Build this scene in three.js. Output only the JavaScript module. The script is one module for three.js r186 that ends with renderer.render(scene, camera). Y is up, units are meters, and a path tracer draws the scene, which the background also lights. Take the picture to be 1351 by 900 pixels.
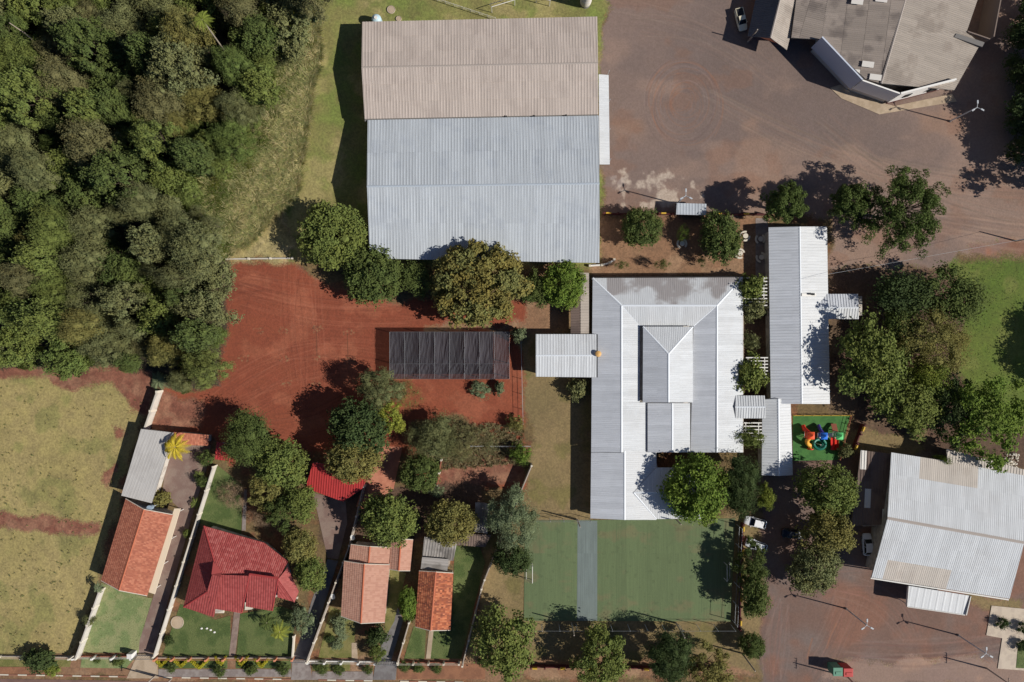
import * as THREE from 'three';
import { mergeGeometries } from 'three/addons/utils/BufferGeometryUtils.js';
import { RoundedBoxGeometry } from 'three/addons/geometries/RoundedBoxGeometry.js';
import { Sky } from 'three/addons/objects/Sky.js';

// ---------- camera, sky, sun, exposure ----------
const scene = new THREE.Scene();
const HC = 128;                                   // flying height of the drone, metres
const camera = new THREE.PerspectiveCamera(2 * Math.atan(450 / 7 / HC) * 180 / Math.PI, 1351 / 900, 1, 3000);
camera.position.set(0, HC, 0);
camera.up.set(0, 0, -1);
camera.lookAt(0, 0, 0);
const SUN = new THREE.Vector3(1.355, 1, 0.357).normalize();
const sky = new Sky();
sky.name = 'sky';
sky.scale.setScalar(2000);
sky.material.uniforms.sunPosition.value.copy(SUN);
sky.material.uniforms.turbidity.value = 1.6;
sky.material.uniforms.rayleigh.value = 0.85;
sky.material.uniforms.mieCoefficient.value = 0.004;
sky.userData.kind = 'structure';
scene.add(sky);
scene.environmentIntensity = 0.1;
const sun = new THREE.DirectionalLight(new THREE.Color(1, 0.955, 0.88), 4.5);
sun.position.copy(SUN).multiplyScalar(300);
sun.castShadow = true;
sun.shadow.mapSize.set(4096, 4096);
Object.assign(sun.shadow.camera, { left: -140, right: 140, top: 110, bottom: -110, near: 10, far: 700 });
scene.add(sun, sun.target);
const renderer = new THREE.WebGLRenderer({ antialias: true });
renderer.toneMapping = THREE.LinearToneMapping;
renderer.toneMappingExposure = 1.1;
renderer.shadowMap.enabled = true;

// ---------- helpers ----------
const V = (x, y, z) => new THREE.Vector3(x, y, z);
// plan co-ordinates: survey units of 1/7 m counted from the plan's corner; a point measured at height h on the plan stands at U(a, b, h)
const U = (a, b, h = 0) => V((a - 675.5) / 7 * (HC - h) / HC, h, (b - 450) / 7 * (HC - h) / HC);
function rngOf(seed) { let a = seed >>> 0; return () => { a = (a + 0x6d2b79f5) | 0; let t = Math.imul(a ^ (a >>> 15), 1 | a); t = (t + Math.imul(t ^ (t >>> 7), 61 | t)) ^ t; return ((t ^ (t >>> 14)) >>> 0) / 4294967296; }; }
const R = rngOf(77);
const rr = (a, b, r = R) => a + (b - a) * r();
const clamp = (x, a = 0, b = 1) => x < a ? a : x > b ? b : x;
const sst = (a, b, x) => { const t = clamp((x - a) / (b - a)); return t * t * (3 - 2 * t); };
const LAT = new Float32Array(65536); { const r = rngOf(5); for (let i = 0; i < 65536; i++) LAT[i] = r(); }
function vn(x, y, m = 255) {
  const ix = Math.floor(x), iy = Math.floor(y); let fx = x - ix, fy = y - iy;
  fx = fx * fx * (3 - 2 * fx); fy = fy * fy * (3 - 2 * fy);
  const x0 = ix & m, x1 = (ix + 1) & m, y0 = (iy & m) << 8, y1 = ((iy + 1) & m) << 8;
  const a = LAT[x0 + y0], b = LAT[x1 + y0], c = LAT[x0 + y1], d = LAT[x1 + y1];
  return a + (b - a) * fx + (c - a) * fy + (a - b - c + d) * fx * fy;
}
function fbm(x, y, o, m = 255) { let s = 0, a = 0.5, n = 0; for (let i = 0; i < o; i++) { s += a * vn(x + i * 17, y + i * 31, m); n += a; a *= 0.5; x *= 2; y *= 2; if (m < 255) m = m * 2 + 1; } return s / n; }
const names = new Map();
function numbered(n) { const k = names.get(n) || 0; names.set(n, k + 1); return k ? n + '_' + String(k).padStart(3, '0') : n; }
function shade(o) { o.castShadow = true; o.receiveShadow = true; return o; }
function thing(name, label, category, group, at) {
  const o = new THREE.Group(); o.name = numbered(name); o.userData = { label, category };
  if (group) o.userData.group = group;
  if (at) o.position.copy(at);
  scene.add(o); return o;
}
function part(name, geo, m, parent) { const o = shade(new THREE.Mesh(geo, m)); o.name = name; parent.add(o); return o; }
function single(name, label, category, geo, m, group) { const o = shade(new THREE.Mesh(geo, m)); o.name = numbered(name); o.userData = { label, category }; if (group) o.userData.group = group; scene.add(o); return o; }
function struct(name, geo, m) { const o = shade(new THREE.Mesh(geo, m)); o.name = numbered(name); o.userData = { kind: 'structure' }; scene.add(o); return o; }
const col = (r, g, b) => new THREE.Color().setRGB(r / 255, g / 255, b / 255, THREE.SRGBColorSpace);
function mat(r, g, b, rough = 0.9, extra = {}) { return new THREE.MeshStandardMaterial({ color: col(r, g, b), roughness: rough, side: THREE.DoubleSide, ...extra }); }
function tex(w, h, fn, srgb = true, rep = [1, 1]) {        // fn(x, y) -> [r,g,b] 0..255
  const d = new Uint8Array(w * h * 4);
  for (let y = 0; y < h; y++) for (let x = 0; x < w; x++) { const c = fn(x, y), i = (y * w + x) * 4; d[i] = clamp(c[0], 0, 255); d[i + 1] = clamp(c[1], 0, 255); d[i + 2] = clamp(c[2], 0, 255); d[i + 3] = 255; }
  const t = new THREE.DataTexture(d, w, h); t.wrapS = t.wrapT = THREE.RepeatWrapping; t.magFilter = THREE.LinearFilter; t.minFilter = THREE.LinearMipmapLinearFilter; t.generateMipmaps = true;
  if (srgb) t.colorSpace = THREE.SRGBColorSpace;
  t.repeat.set(rep[0], rep[1]); t.needsUpdate = true; return t;
}
// geometry from triangles / convex polygons, flat shaded, uv in metres
class Tri {
  constructor(color = false) { this.p = []; this.u = []; this.c = color ? [] : null; }
  v(p, u, w, c) { this.p.push(p.x, p.y, p.z); this.u.push(u, w); if (this.c) this.c.push(c.r, c.g, c.b); }
  poly(pts, uvs, c) { for (let i = 1; i + 1 < pts.length; i++) for (const k of [0, i, i + 1]) this.v(pts[k], uvs ? uvs[k][0] : pts[k].x, uvs ? uvs[k][1] : pts[k].z, c); return this; }
  quad(a, b, c, d, k) { return this.poly([a, b, c, d], [[0, 0], [a.distanceTo(b), 0], [a.distanceTo(b), b.distanceTo(c)], [0, b.distanceTo(c)]], k); }
  geo() {
    const g = new THREE.BufferGeometry();
    g.setAttribute('position', new THREE.Float32BufferAttribute(this.p, 3)); g.setAttribute('uv', new THREE.Float32BufferAttribute(this.u, 2));
    if (this.c) g.setAttribute('color', new THREE.Float32BufferAttribute(this.c, 3));
    g.computeVertexNormals(); return g;
  }
}
// vertical prism over a plan polygon (world points; only x, z used)
function prism(pts, y0, y1) {
  const t = new Tri(), n = pts.length;
  let area = 0; for (let i = 0; i < n; i++) { const a = pts[i], b = pts[(i + 1) % n]; area += a.x * b.z - b.x * a.z; }
  const q = area > 0 ? [...pts].reverse() : pts;
  const tris = THREE.ShapeUtils.triangulateShape(q.map(p => new THREE.Vector2(p.x, p.z)), []);
  for (const f of tris) {
    const a = f.map(i => V(q[i].x, y1, q[i].z)), up = a[1].clone().sub(a[0]).cross(a[2].clone().sub(a[0])).y > 0;
    const o = up ? a : [a[0], a[2], a[1]];
    t.poly(o); t.poly([o[0], o[2], o[1]].map(p => V(p.x, y0, p.z)));
  }
  for (let i = 0; i < n; i++) { const a = q[i], b = q[(i + 1) % n]; t.quad(V(a.x, y0, a.z), V(b.x, y0, b.z), V(b.x, y1, b.z), V(a.x, y1, a.z)); }
  return t.geo();
}
const PL = (list, h = 0) => list.map(([a, b]) => U(a, b, h));
function slab(name, list, y, m) { return struct(name, prism(PL(list), -0.2, y), m); }
function box(x, y, z, w, h, d) { const g = new THREE.BoxGeometry(w, h, d); g.translate(x, y, z); return g; }
function rbox(x, y, z, w, h, d, r = 0.03, seg = 2) { const g = new RoundedBoxGeometry(w, h, d, seg, r); g.translate(x, y, z); return g; }
// box along a ground line a-b, from y0 to y1, thickness t
function wallGeo(a, b, y0, y1, t) {
  const L = Math.hypot(b.x - a.x, b.z - a.z), g = new THREE.BoxGeometry(L, y1 - y0, t);
  g.rotateY(-Math.atan2(b.z - a.z, b.x - a.x)); g.translate((a.x + b.x) / 2, (y0 + y1) / 2, (a.z + b.z) / 2); return g;
}
function rod(a, b, r0, r1 = r0, seg = 6) {
  const d = b.clone().sub(a), g = new THREE.CylinderGeometry(r1, r0, d.length(), seg);
  g.applyQuaternion(new THREE.Quaternion().setFromUnitVectors(V(0, 1, 0), d.clone().normalize())); g.translate((a.x + b.x) / 2, (a.y + b.y) / 2, (a.z + b.z) / 2); return g;
}
function merge(list) { return mergeGeometries(list.map(g => { const n = g.index ? g.toNonIndexed() : g; for (const k of Object.keys(n.attributes)) if (!['position', 'normal', 'uv'].includes(k)) n.deleteAttribute(k); return n; })); }
// ---------- textures shared by surfaces ----------
const grainBump = tex(512, 512, (x, y) => { const v = 255 * (0.55 * fbm(x / 16, y / 16, 3, 31) + 0.45 * vn(x / 2, y / 2, 255)); return [v, v, v]; }, false);
const bumpAt = (size) => { const t = grainBump.clone(); t.repeat.set(1 / size, 1 / size); t.needsUpdate = true; return t; };
// ---------- ground ----------
// plan of soils: each region keeps its own soil, edges are ragged
const GW = 2048, GH = 1365, GX0 = -100, GY0 = -67, GS = 1551 / GW;
const SOIL = [];
function soil(a, b, c, amt, sp, s1 = 60, s2 = 12) { SOIL.push({ a, b, c, amt, sp, s1, s2 }); return SOIL.length - 1; }
const LITTER = soil([58, 52, 38], [70, 60, 44], [48, 50, 30], 0.8, 0.5);
const HALLGRASS = soil([134, 128, 76], [112, 122, 60], [158, 144, 96], 0.8, 0.3, 50, 14);
const DRYFIELD = soil([162, 145, 96], [150, 136, 86], [130, 126, 74], 0.7, 0.3, 60, 12);
const RED = soil([146, 78, 53], [132, 69, 48], [158, 94, 68], 0.6, 0.2, 70, 12);
const YARD = soil([131, 111, 101], [116, 100, 93], [148, 119, 101], 0.8, 0.13, 150, 30);
const TAN = soil([138, 118, 82], [122, 106, 72], [112, 104, 60], 0.7, 0.26, 50, 12);
const BARE = soil([148, 114, 86], [134, 101, 76], [160, 130, 102], 0.6, 0.28, 40, 10);
const GREEN = soil([100, 112, 46], [86, 104, 38], [116, 120, 60], 0.7, 0.25, 60, 10);
const EARTH = soil([104, 80, 64], [88, 68, 54], [116, 96, 74], 0.7, 0.35, 40, 10);
const SEYARD = soil([122, 96, 84], [116, 101, 94], [136, 97, 79], 0.75, 0.13, 110, 26);
const SCRUB = soil([118, 98, 66], [104, 86, 56], [128, 82, 58], 0.7, 0.4, 30, 9);
const STRAW = soil([160, 146, 100], [144, 128, 82], [176, 158, 116], 0.7, 0.4, 30, 8);
const REDMIX = soil([132, 84, 66], [142, 102, 80], [120, 72, 57], 0.7, 0.3, 40, 8);
const YARD2 = soil([148, 123, 108], [144, 120, 108], [172, 138, 116], 0.8, 0.1, 70, 20);
const YARDRED = soil([134, 96, 76], [134, 106, 94], [158, 108, 84], 0.8, 0.1, 50, 16);
const PLAN = [
  [SCRUB, [[-100, -67], [1451, -67], [1451, 967], [-100, 967]]],
  [LITTER, [[-100, -67], [432, -67], [425, 20], [400, 70], [392, 130], [345, 262], [300, 330], [300, 440], [290, 505], [235, 520], [195, 492], [-100, 492]]],
  [HALLGRASS, [[420, -67], [800, -67], [803, 28], [792, 60], [792, 352], [430, 352], [385, 342], [330, 342], [345, 270], [395, 130]]],
  [STRAW, [[312, 286], [370, 278], [390, 318], [378, 342], [300, 342], [300, 325]]],
  [DRYFIELD, [[-100, 496], [195, 496], [208, 520], [185, 570], [100, 868], [-100, 868]]],
  [REDMIX, [[-100, 486], [196, 486], [210, 512], [192, 552], [172, 540], [150, 506], [92, 514], [60, 502], [-100, 502]]],
  [REDMIX, [[-100, 682], [40, 681], [92, 684], [138, 688], [132, 702], [88, 704], [38, 702], [-100, 700]]],
  [REDMIX, [[150, 612], [158, 612], [150, 645], [138, 640], [138, 625]]],
  [REDMIX, [[152, 566], [168, 560], [170, 576], [154, 584]]],
  [RED, [[300, 344], [392, 344], [430, 380], [540, 400], [690, 400], [690, 645], [560, 645], [540, 600], [420, 600], [300, 612], [285, 580], [198, 566], [214, 515], [290, 505], [300, 440]]],
  [REDMIX, [[214, 520], [268, 524], [268, 566], [198, 566]]],
  [SCRUB, [[545, 560], [600, 545], [640, 572], [686, 585], [690, 612], [640, 615], [560, 618]]],
  [BARE, [[556, 425], [700, 428], [700, 438], [556, 438]]],
  [TAN, [[690, 400], [785, 400], [785, 688], [690, 688], [706, 560], [690, 540]]],
  [BARE, [[690, 352], [755, 352], [755, 438], [690, 440]]],
  [BARE, [[793, 285], [1014, 285], [1014, 368], [780, 368], [780, 350], [793, 346]]],
  [YARD, [[795, -67], [1451, -67], [1451, 335], [1262, 335], [1248, 352], [1095, 362], [1095, 290], [1014, 283], [795, 283], [792, 60], [806, 30]]],
  [YARDRED, [[1290, 318], [1451, 316], [1451, 334], [1280, 334]]],
  [EARTH, [[978, 368], [1016, 368], [1016, 532], [1008, 620], [975, 620]]],
  [GREEN, [[1252, 342], [1451, 334], [1451, 560], [1290, 560], [1262, 480], [1285, 400], [1240, 352]]],
  [EARTH, [[1094, 355], [1245, 350], [1285, 400], [1262, 480], [1290, 560], [1451, 560], [1451, 630], [1122, 592], [1125, 545], [1094, 540]]],
  [SEYARD, [[1002, 600], [1130, 590], [1451, 640], [1451, 967], [1002, 967]]],
  [YARD2, [[1085, 874], [1200, 872], [1451, 868], [1451, 905], [1085, 902]]],
  [TAN, [[1280, 786], [1350, 794], [1350, 806], [1310, 803], [1298, 804], [1284, 797]]],
  [TAN, [[1125, 566], [1222, 574], [1216, 602], [1118, 594]]],
  [TAN, [[640, 682], [1004, 680], [1003, 890], [608, 890], [640, 760]]],
  [BARE, [[640, 872], [960, 872], [1002, 890], [640, 896]]],
  [REDMIX, [[575, 602], [690, 602], [688, 640], [575, 640]]],
  [EARTH, [[425, 640], [640, 640], [640, 700], [425, 720]]],
  [BARE, [[-100, 868], [640, 868], [640, 896], [-100, 896]]],
];
const mix2 = (a, b, t) => a + (b - a) * t;
function groundTexture() {
  const mw = 1551, mh = 1034, cv = document.createElement('canvas'); cv.width = mw; cv.height = mh;
  const cx = cv.getContext('2d');
  for (const [id, poly] of PLAN) { cx.fillStyle = `rgb(${id * 12 + 6},0,0)`; cx.beginPath(); poly.forEach(([a, b], i) => i ? cx.lineTo(a - GX0, b - GY0) : cx.moveTo(a - GX0, b - GY0)); cx.closePath(); cx.fill(); }
  const md = cx.getImageData(0, 0, mw, mh).data, ids = new Uint8Array(mw * mh);
  for (let i = 0; i < ids.length; i++) ids[i] = Math.floor(md[i * 4] / 12);
  const out = document.createElement('canvas'); out.width = GW; out.height = GH;
  const oc = out.getContext('2d'), im = oc.createImageData(GW, GH), d = im.data, jr = rngOf(9);
  const c = [0, 0, 0];
  for (let y = 0; y < GH; y++) for (let x = 0; x < GW; x++) {
    const X = x * GS, Y = y * GS, i = (y * GW + x) * 4;
    const w1 = fbm(X / 26, Y / 26, 3) - 0.5, w2 = fbm(X / 26 + 90, Y / 26 + 40, 3) - 0.5, hi = vn(X / 1.6, Y / 1.6), hj = jr();
    c[0] = c[1] = c[2] = 0;
    for (let k = 0; k < 2; k++) {
      const mx = clamp(Math.round(X + w1 * 22 + (jr() - 0.5) * 7), 0, mw - 1), my = clamp(Math.round(Y + w2 * 22 + (jr() - 0.5) * 7), 0, mh - 1);
      const s = SOIL[Math.min(ids[my * mw + mx], SOIL.length - 1)];
      const n1 = fbm(X / s.s1 + 7, Y / s.s1, 3), n2 = fbm(X / s.s2, Y / s.s2 + 50, 3), n3 = fbm(X / (s.s2 * 2.6) + 30, Y / (s.s2 * 2.6) + 11, 4);
      const t = sst(0.32, 0.68, n1 * 0.6 + n2 * 0.4), q = sst(0.54, 0.7, n3) * s.amt, g = 1 + s.sp * ((hi - 0.5) * 0.7 + (hj - 0.5) * 0.45 + (n2 - 0.5) * 0.8);
      const yk = s === SOIL[YARD] ? 0.75 * sst(0.42, 0.7, fbm(X / 70 + 3, Y / 45 + 8, 4) + 0.32 * clamp(((X + GX0 - 1060) / 300 + (Y + GY0 - 130) / 160) / 2, -0.5, 0.6) - 0.04) : 0, yr = s === SOIL[YARD] ? 0.3 * sst(0.57, 0.7, fbm(X / 40 + 60, Y / 34, 4)) : 0;
      for (let j = 0; j < 3; j++) c[j] += 0.5 * g * mix2(mix2((s.a[j] + (s.b[j] - s.a[j]) * t) * (1 - q) + s.c[j] * q, SOIL[YARD2].a[j], yk), SOIL[YARDRED].a[j], yr);
    }
    const px = X + GX0, py = Y + GY0;
    // cement washed out on the yard beside the hall
    const e = ((px - 862) / 62) ** 2 + ((py - 246) / 32) ** 2;
    if (e < 1.6) { const k = sst(0.42 + e * 0.24, 0.62 + e * 0.2, fbm(X / 13, Y / 13 + 5, 5)) * (0.45 + 0.35 * hi + 0.15 * hj); c[0] += (200 - c[0]) * k; c[1] += (184 - c[1]) * k; c[2] += (166 - c[2]) * k; }
    const e2 = ((px - 812) / 13) ** 2 + ((py - 241) / 12) ** 2;
    if (e2 < 1.4) { const k = sst(0.2 + e2 * 0.3, 0.6 + e2 * 0.3, fbm(X / 6, Y / 6, 3)) * 0.6; c[0] += (170 - c[0]) * k; c[1] += (156 - c[1]) * k; c[2] += (148 - c[2]) * k; }
    d[i] = clamp(c[0], 0, 255); d[i + 1] = clamp(c[1], 0, 255); d[i + 2] = clamp(c[2], 0, 255); d[i + 3] = 255;
  }
  oc.putImageData(im, 0, 0);
  // wheel tracks and scrapes in the soil
  const T = rngOf(21), sc = 1 / GS, P = (a, b) => [(a - GX0) * sc, (b - GY0) * sc];
  const stroke = (pts, w, style) => { oc.lineWidth = w; oc.strokeStyle = style; oc.beginPath(); pts.forEach((p, i) => { const q = P(p[0], p[1]); i ? oc.lineTo(q[0], q[1]) : oc.moveTo(q[0], q[1]); }); oc.stroke(); };
  for (let k = 0; k < 46; k++) {                      // turning circle
    const r = rr(8, 58, T), a0 = rr(0, 6.28, T), da = rr(1.2, 4.5, T), ox = 902 + rr(-6, 6, T), oy = 138 + rr(-8, 8, T), pts = [];
    for (let i = 0; i <= 30; i++) { const a = a0 + da * i / 30; pts.push([ox + Math.cos(a) * r * 0.92, oy + Math.sin(a) * r * 1.05]); }
    stroke(pts, rr(1, 3, T), T() < 0.5 ? 'rgba(160,98,74,0.17)' : T() < 0.5 ? 'rgba(84,70,66,0.12)' : 'rgba(168,148,136,0.12)');
  }
  const arc = (n, x0, y0, x1, y1, bow, spread, styles, w) => { for (let k = 0; k < n; k++) { const ox = rr(-spread, spread, T), oy = rr(-spread, spread, T), b = bow + rr(-10, 10, T), pts = []; const dx = x1 - x0, dy = y1 - y0, L = Math.hypot(dx, dy); for (let i = 0; i <= 24; i++) { const t = i / 24, h = Math.sin(t * Math.PI) * b; pts.push([x0 + dx * t - dy / L * h + ox, y0 + dy * t + dx / L * h + oy]); } stroke(pts, rr(w[0], w[1], T), styles[Math.floor(T() * styles.length)]); } };
  const yardS = ['rgba(165,120,98,0.10)', 'rgba(92,78,72,0.10)', 'rgba(172,150,136,0.10)'];
  arc(22, 830, 20, 1000, 90, -18, 30, yardS, [1, 3]); arc(26, 940, 130, 1351, 250, 30, 22, yardS, [1, 4]); arc(20, 1080, 170, 1351, 300, 26, 20, yardS, [1, 4]);
  arc(14, 1230, 290, 1420, 312, 4, 16, ['rgba(180,150,125,0.18)', 'rgba(110,84,72,0.14)'], [2, 5]);
  const redS = ['rgba(168,98,72,0.24)', 'rgba(92,44,32,0.24)', 'rgba(182,122,96,0.16)'];
  arc(26, 320, 380, 540, 405, 8, 26, redS, [0.8, 2]); arc(26, 306, 520, 500, 480, -22, 34, redS, [0.8, 2]); arc(16, 320, 560, 470, 520, 20, 20, redS, [0.8, 2]); arc(20, 395, 350, 405, 520, 4, 30, redS, [0.8, 1.6]); arc(14, 300, 420, 350, 380, -24, 26, redS, [0.8, 2]);
  for (const [a, b] of [[372, 435], [374, 472], [415, 435], [417, 433], [459, 437], [419, 472], [461, 475], [377, 505], [417, 505], [340, 436], [320, 472]]) for (let k = 0; k < 16; k++) { const q = P(a + rr(-7, 7, T), b + rr(-4, 4, T)); oc.fillStyle = T() < 0.6 ? 'rgba(150,120,84,0.5)' : 'rgba(90,60,44,0.5)'; oc.fillRect(q[0], q[1], rr(1, 4, T), rr(1, 3, T)); }
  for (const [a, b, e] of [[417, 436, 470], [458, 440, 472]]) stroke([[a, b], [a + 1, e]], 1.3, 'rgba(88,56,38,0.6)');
  const seS = ['rgba(160,112,92,0.13)', 'rgba(88,70,64,0.12)', 'rgba(170,150,140,0.10)'];
  arc(24, 1030, 800, 1020, 900, 4, 14, seS, [1, 3]); arc(20, 1080, 890, 1120, 800, 6, 22, seS, [1, 3]); arc(18, 1120, 860, 1330, 850, 8, 20, seS, [1, 4]); arc(14, 1110, 770, 1200, 830, -20, 20, seS, [1, 4]);
  stroke([[1065, 870], [1068, 856], [1072, 842]], 3, 'rgba(150,104,80,0.5)'); stroke([[1091, 856], [1096, 838], [1104, 822]], 3, 'rgba(150,104,80,0.5)');
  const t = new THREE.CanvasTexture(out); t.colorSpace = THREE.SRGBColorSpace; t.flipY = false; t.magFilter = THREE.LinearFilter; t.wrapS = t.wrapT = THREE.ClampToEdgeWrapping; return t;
}
{
  const x0 = (GX0 - 675.5) / 7, x1 = (GX0 + 1551 - 675.5) / 7, z0 = (GY0 - 450) / 7, z1 = (GY0 + 1551 * GH / GW - 450) / 7;
  const nx = 110, nz = 74, pos = [], uv = [], idx = [];
  for (let j = 0; j <= nz; j++) for (let i = 0; i <= nx; i++) { pos.push(x0 + (x1 - x0) * i / nx, 0, z0 + (z1 - z0) * j / nz); uv.push(i / nx, j / nz); }
  for (let j = 0; j < nz; j++) for (let i = 0; i < nx; i++) { const a = j * (nx + 1) + i; idx.push(a, a + nx + 1, a + 1, a + 1, a + nx + 1, a + nx + 2); }
  const g = new THREE.BufferGeometry(); g.setAttribute('position', new THREE.Float32BufferAttribute(pos, 3)); g.setAttribute('uv', new THREE.Float32BufferAttribute(uv, 2)); g.setIndex(idx); g.computeVertexNormals();
  const b = grainBump.clone(); b.repeat.set(36, 24); b.needsUpdate = true;
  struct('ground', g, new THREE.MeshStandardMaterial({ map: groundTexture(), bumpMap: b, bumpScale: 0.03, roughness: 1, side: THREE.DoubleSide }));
  // land beyond the plan
  const far = new THREE.PlaneGeometry(1600, 1600); far.rotateX(-Math.PI / 2); far.translate(0, -0.06, 0);
  const ft = tex(512, 512, (x, y) => { const n = fbm(x / 32, y / 32, 5, 15); return [118 + 40 * (n - 0.5), 104 + 36 * (n - 0.5), 66 + 24 * (n - 0.5)]; }, true, [26, 26]);
  struct('terrain', far, new THREE.MeshStandardMaterial({ map: ft, roughness: 1 }));
}
function surf(base, alt, amp, size = 8, bump = 0.02, streak = [1, 1]) {   // mottled surface, uv in metres
  const t = tex(512, 512, (x, y) => { const n = sst(0.3, 0.7, fbm(x / 64 * streak[0], y / 64 * streak[1], 4, 7)), h = vn(x / 2, y / 2), k = 1 + amp * ((h - 0.5) + 0.6 * (LAT[(x * 131 + y * 977) & 65535] - 0.5)); return [0, 1, 2].map(j => (base[j] + (alt[j] - base[j]) * n) * k); }, true, [1 / size, 1 / size]);
  return new THREE.MeshStandardMaterial({ map: t, roughness: 0.95, bumpMap: bumpAt(size * 0.5), bumpScale: bump, side: THREE.DoubleSide });
}
// worn synthetic court: lengths of carpet differ in tone, brown wear and stains between them
const courtMat = new THREE.MeshStandardMaterial({ roughness: 0.95, side: THREE.DoubleSide, map: tex(1024, 512, (x, y) => {
  const lane = Math.floor(x / 51.2 + 0.25 * vn(x / 200, y / 90)), k = 0.97 + 0.06 * LAT[(lane * 53 + 7) & 255] + 0.1 * (vn(x / 1.5, y / 1.5) - 0.5) + 0.06 * (LAT[(x * 131 + y * 977) & 65535] - 0.5) + 0.07 * (vn(x / 4, y / 70) - 0.5);
  const w = 0.55 * sst(0.52, 0.74, fbm(x / 90 + 4, y / 60 + 2, 5)), st = 0.2 * sst(0.66, 0.78, fbm(x / 22 + 70, y / 22, 4));
  return [[98, 120], [112, 110], [76, 80]].map(([a, b]) => (a + (b - a) * w) * (1 - 0.35 * st) * k); }, true, [1 / 40, 1 / 20]), bumpMap: bumpAt(3), bumpScale: 0.006 });
const M = {
  lawnPale: surf([144, 146, 100], [120, 134, 84], 0.32, 11, 0.06), lawn: surf([100, 110, 62], [78, 94, 47], 0.42, 11, 0.07), lawnDry: surf([132, 124, 74], [112, 112, 58], 0.28, 7, 0.06),
  drive: surf([128, 104, 94], [140, 120, 108], 0.16, 10, 0.01), driveGrey: surf([126, 122, 120], [112, 106, 104], 0.16, 8, 0.01), concrete: surf([182, 162, 138], [168, 148, 124], 0.12, 6, 0.008), path: surf([146, 126, 114], [130, 110, 100], 0.2, 4, 0.01),
  pave: surf([148, 138, 132], [132, 120, 114], 0.14, 5, 0.01), road: surf([122, 94, 84], [108, 84, 76], 0.14, 12, 0.01), verge: surf([150, 104, 76], [134, 92, 68], 0.25, 7, 0.03), terrace: surf([202, 186, 166], [190, 174, 156], 0.08, 5, 0.004),
  patio: surf([192, 128, 102], [178, 114, 90], 0.14, 6, 0.008), court: courtMat, courtGrey: new THREE.MeshStandardMaterial({ roughness: 0.95, side: THREE.DoubleSide, map: tex(256, 512, (x, y) => { const k = 0.92 + 0.14 * vn(x / 5, y / 160, 255) + 0.08 * vn(x / 2, y / 2) + 0.1 * (fbm(x / 60, y / 60, 3) - 0.5); return [110 * k, 120 * k, 116 * k]; }, true, [1 / 4, 1 / 20]) }), turf: surf([70, 116, 56], [60, 104, 50], 0.16, 5, 0.02),
  courtSeam: mat(90, 105, 70, 0.9), white: mat(226, 222, 214, 0.7), wall: surf([200, 192, 180], [176, 166, 154], 0.12, 4, 0.004), wallRough: surf([178, 166, 152], [150, 134, 120], 0.25, 3, 0.006), peach: mat(206, 134, 100, 0.9), darkred: mat(88, 34, 32, 0.8), yellow: mat(214, 172, 52, 0.7), steel: mat(150, 152, 154, 0.45, { metalness: 0.6 }), post: mat(186, 188, 190, 0.6), dark: mat(30, 30, 32, 0.7), kerb: mat(214, 204, 186, 0.8), kerbRed: mat(150, 104, 84, 0.9), brick: surf([150, 92, 70], [130, 78, 60], 0.2, 3, 0.006), wood: surf([120, 96, 78], [96, 78, 64], 0.2, 3, 0.006), black: mat(20, 20, 22, 0.8),
};
// lawns, drives, paths, court, road
slab('lawn', [[134, 769], [150, 775], [196, 789], [201, 789], [184, 846], [183, 861], [108, 861]], 0.05, M.lawnPale);
slab('lawn', [[238, 797], [284, 818], [304, 812], [304, 866], [214, 866]], 0.05, M.lawn);
slab('lawn', [[317, 810], [370, 800], [390, 806], [384, 866], [312, 866]], 0.05, M.lawn);
slab('lawn', [[287, 614], [320, 640], [318, 708], [262, 690], [268, 670]], 0.05, M.lawn);
slab('lawn', [[436, 800], [470, 814], [466, 868], [420, 868]], 0.05, M.lawnDry);
slab('lawn', [[514, 750], [536, 756], [520, 820], [508, 842], [508, 800]], 0.05, M.lawnDry);
slab('lawn', [[546, 826], [562, 832], [560, 869], [533, 869]], 0.05, M.lawn);
slab('lawn', [[568, 832], [596, 830], [600, 720], [632, 720], [640, 742], [608, 869], [566, 869]], 0.05, M.lawn);
slab('driveway', [[232, 580], [278, 588], [272, 620], [256, 672], [202, 862], [183, 862], [184, 846], [238, 672], [214, 650], [220, 606]], 0.04, M.drive);
slab('driveway', [[413, 650], [456, 662], [458, 690], [446, 738], [432, 736]], 0.04, M.drive);
slab('driveway', [[432, 738], [446, 740], [405, 870], [386, 870], [398, 838], [412, 790]], 0.046, M.driveGrey);
slab('driveway', [[524, 800], [532, 818], [516, 872], [496, 872], [508, 838]], 0.046, M.driveGrey);
slab('driveway_apron', [[182, 863], [206, 863], [209, 895], [167, 895]], 0.06, M.concrete);
slab('driveway_apron', [[386, 871], [408, 871], [412, 897], [384, 897]], 0.06, M.pave);
slab('driveway_apron', [[496, 873], [524, 873], [522, 897], [492, 897]], 0.06, M.driveGrey);
slab('garden_path', [[309, 806], [317, 808], [310, 866], [302, 866]], 0.07, M.path);
slab('garden_path', [[566, 832], [572, 832], [568, 869], [562, 869]], 0.07, M.concrete);
slab('garden_path', [[322, 646], [326, 646], [324, 700], [319, 700]], 0.07, M.pave);
slab('garden_path', [[464, 848], [471, 848], [472, 872], [464, 872]], 0.07, M.concrete);
slab('patio', [[481, 633], [497, 588], [531, 590], [519, 646], [478, 672], [470, 668]], 0.06, M.patio);
slab('sidewalk', [[209, 883], [384, 883], [384, 893], [209, 893]], 0.07, M.pave);
slab('sidewalk', [[-100, 880], [60, 880], [60, 889], [-100, 889]], 0.07, M.verge);
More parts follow.
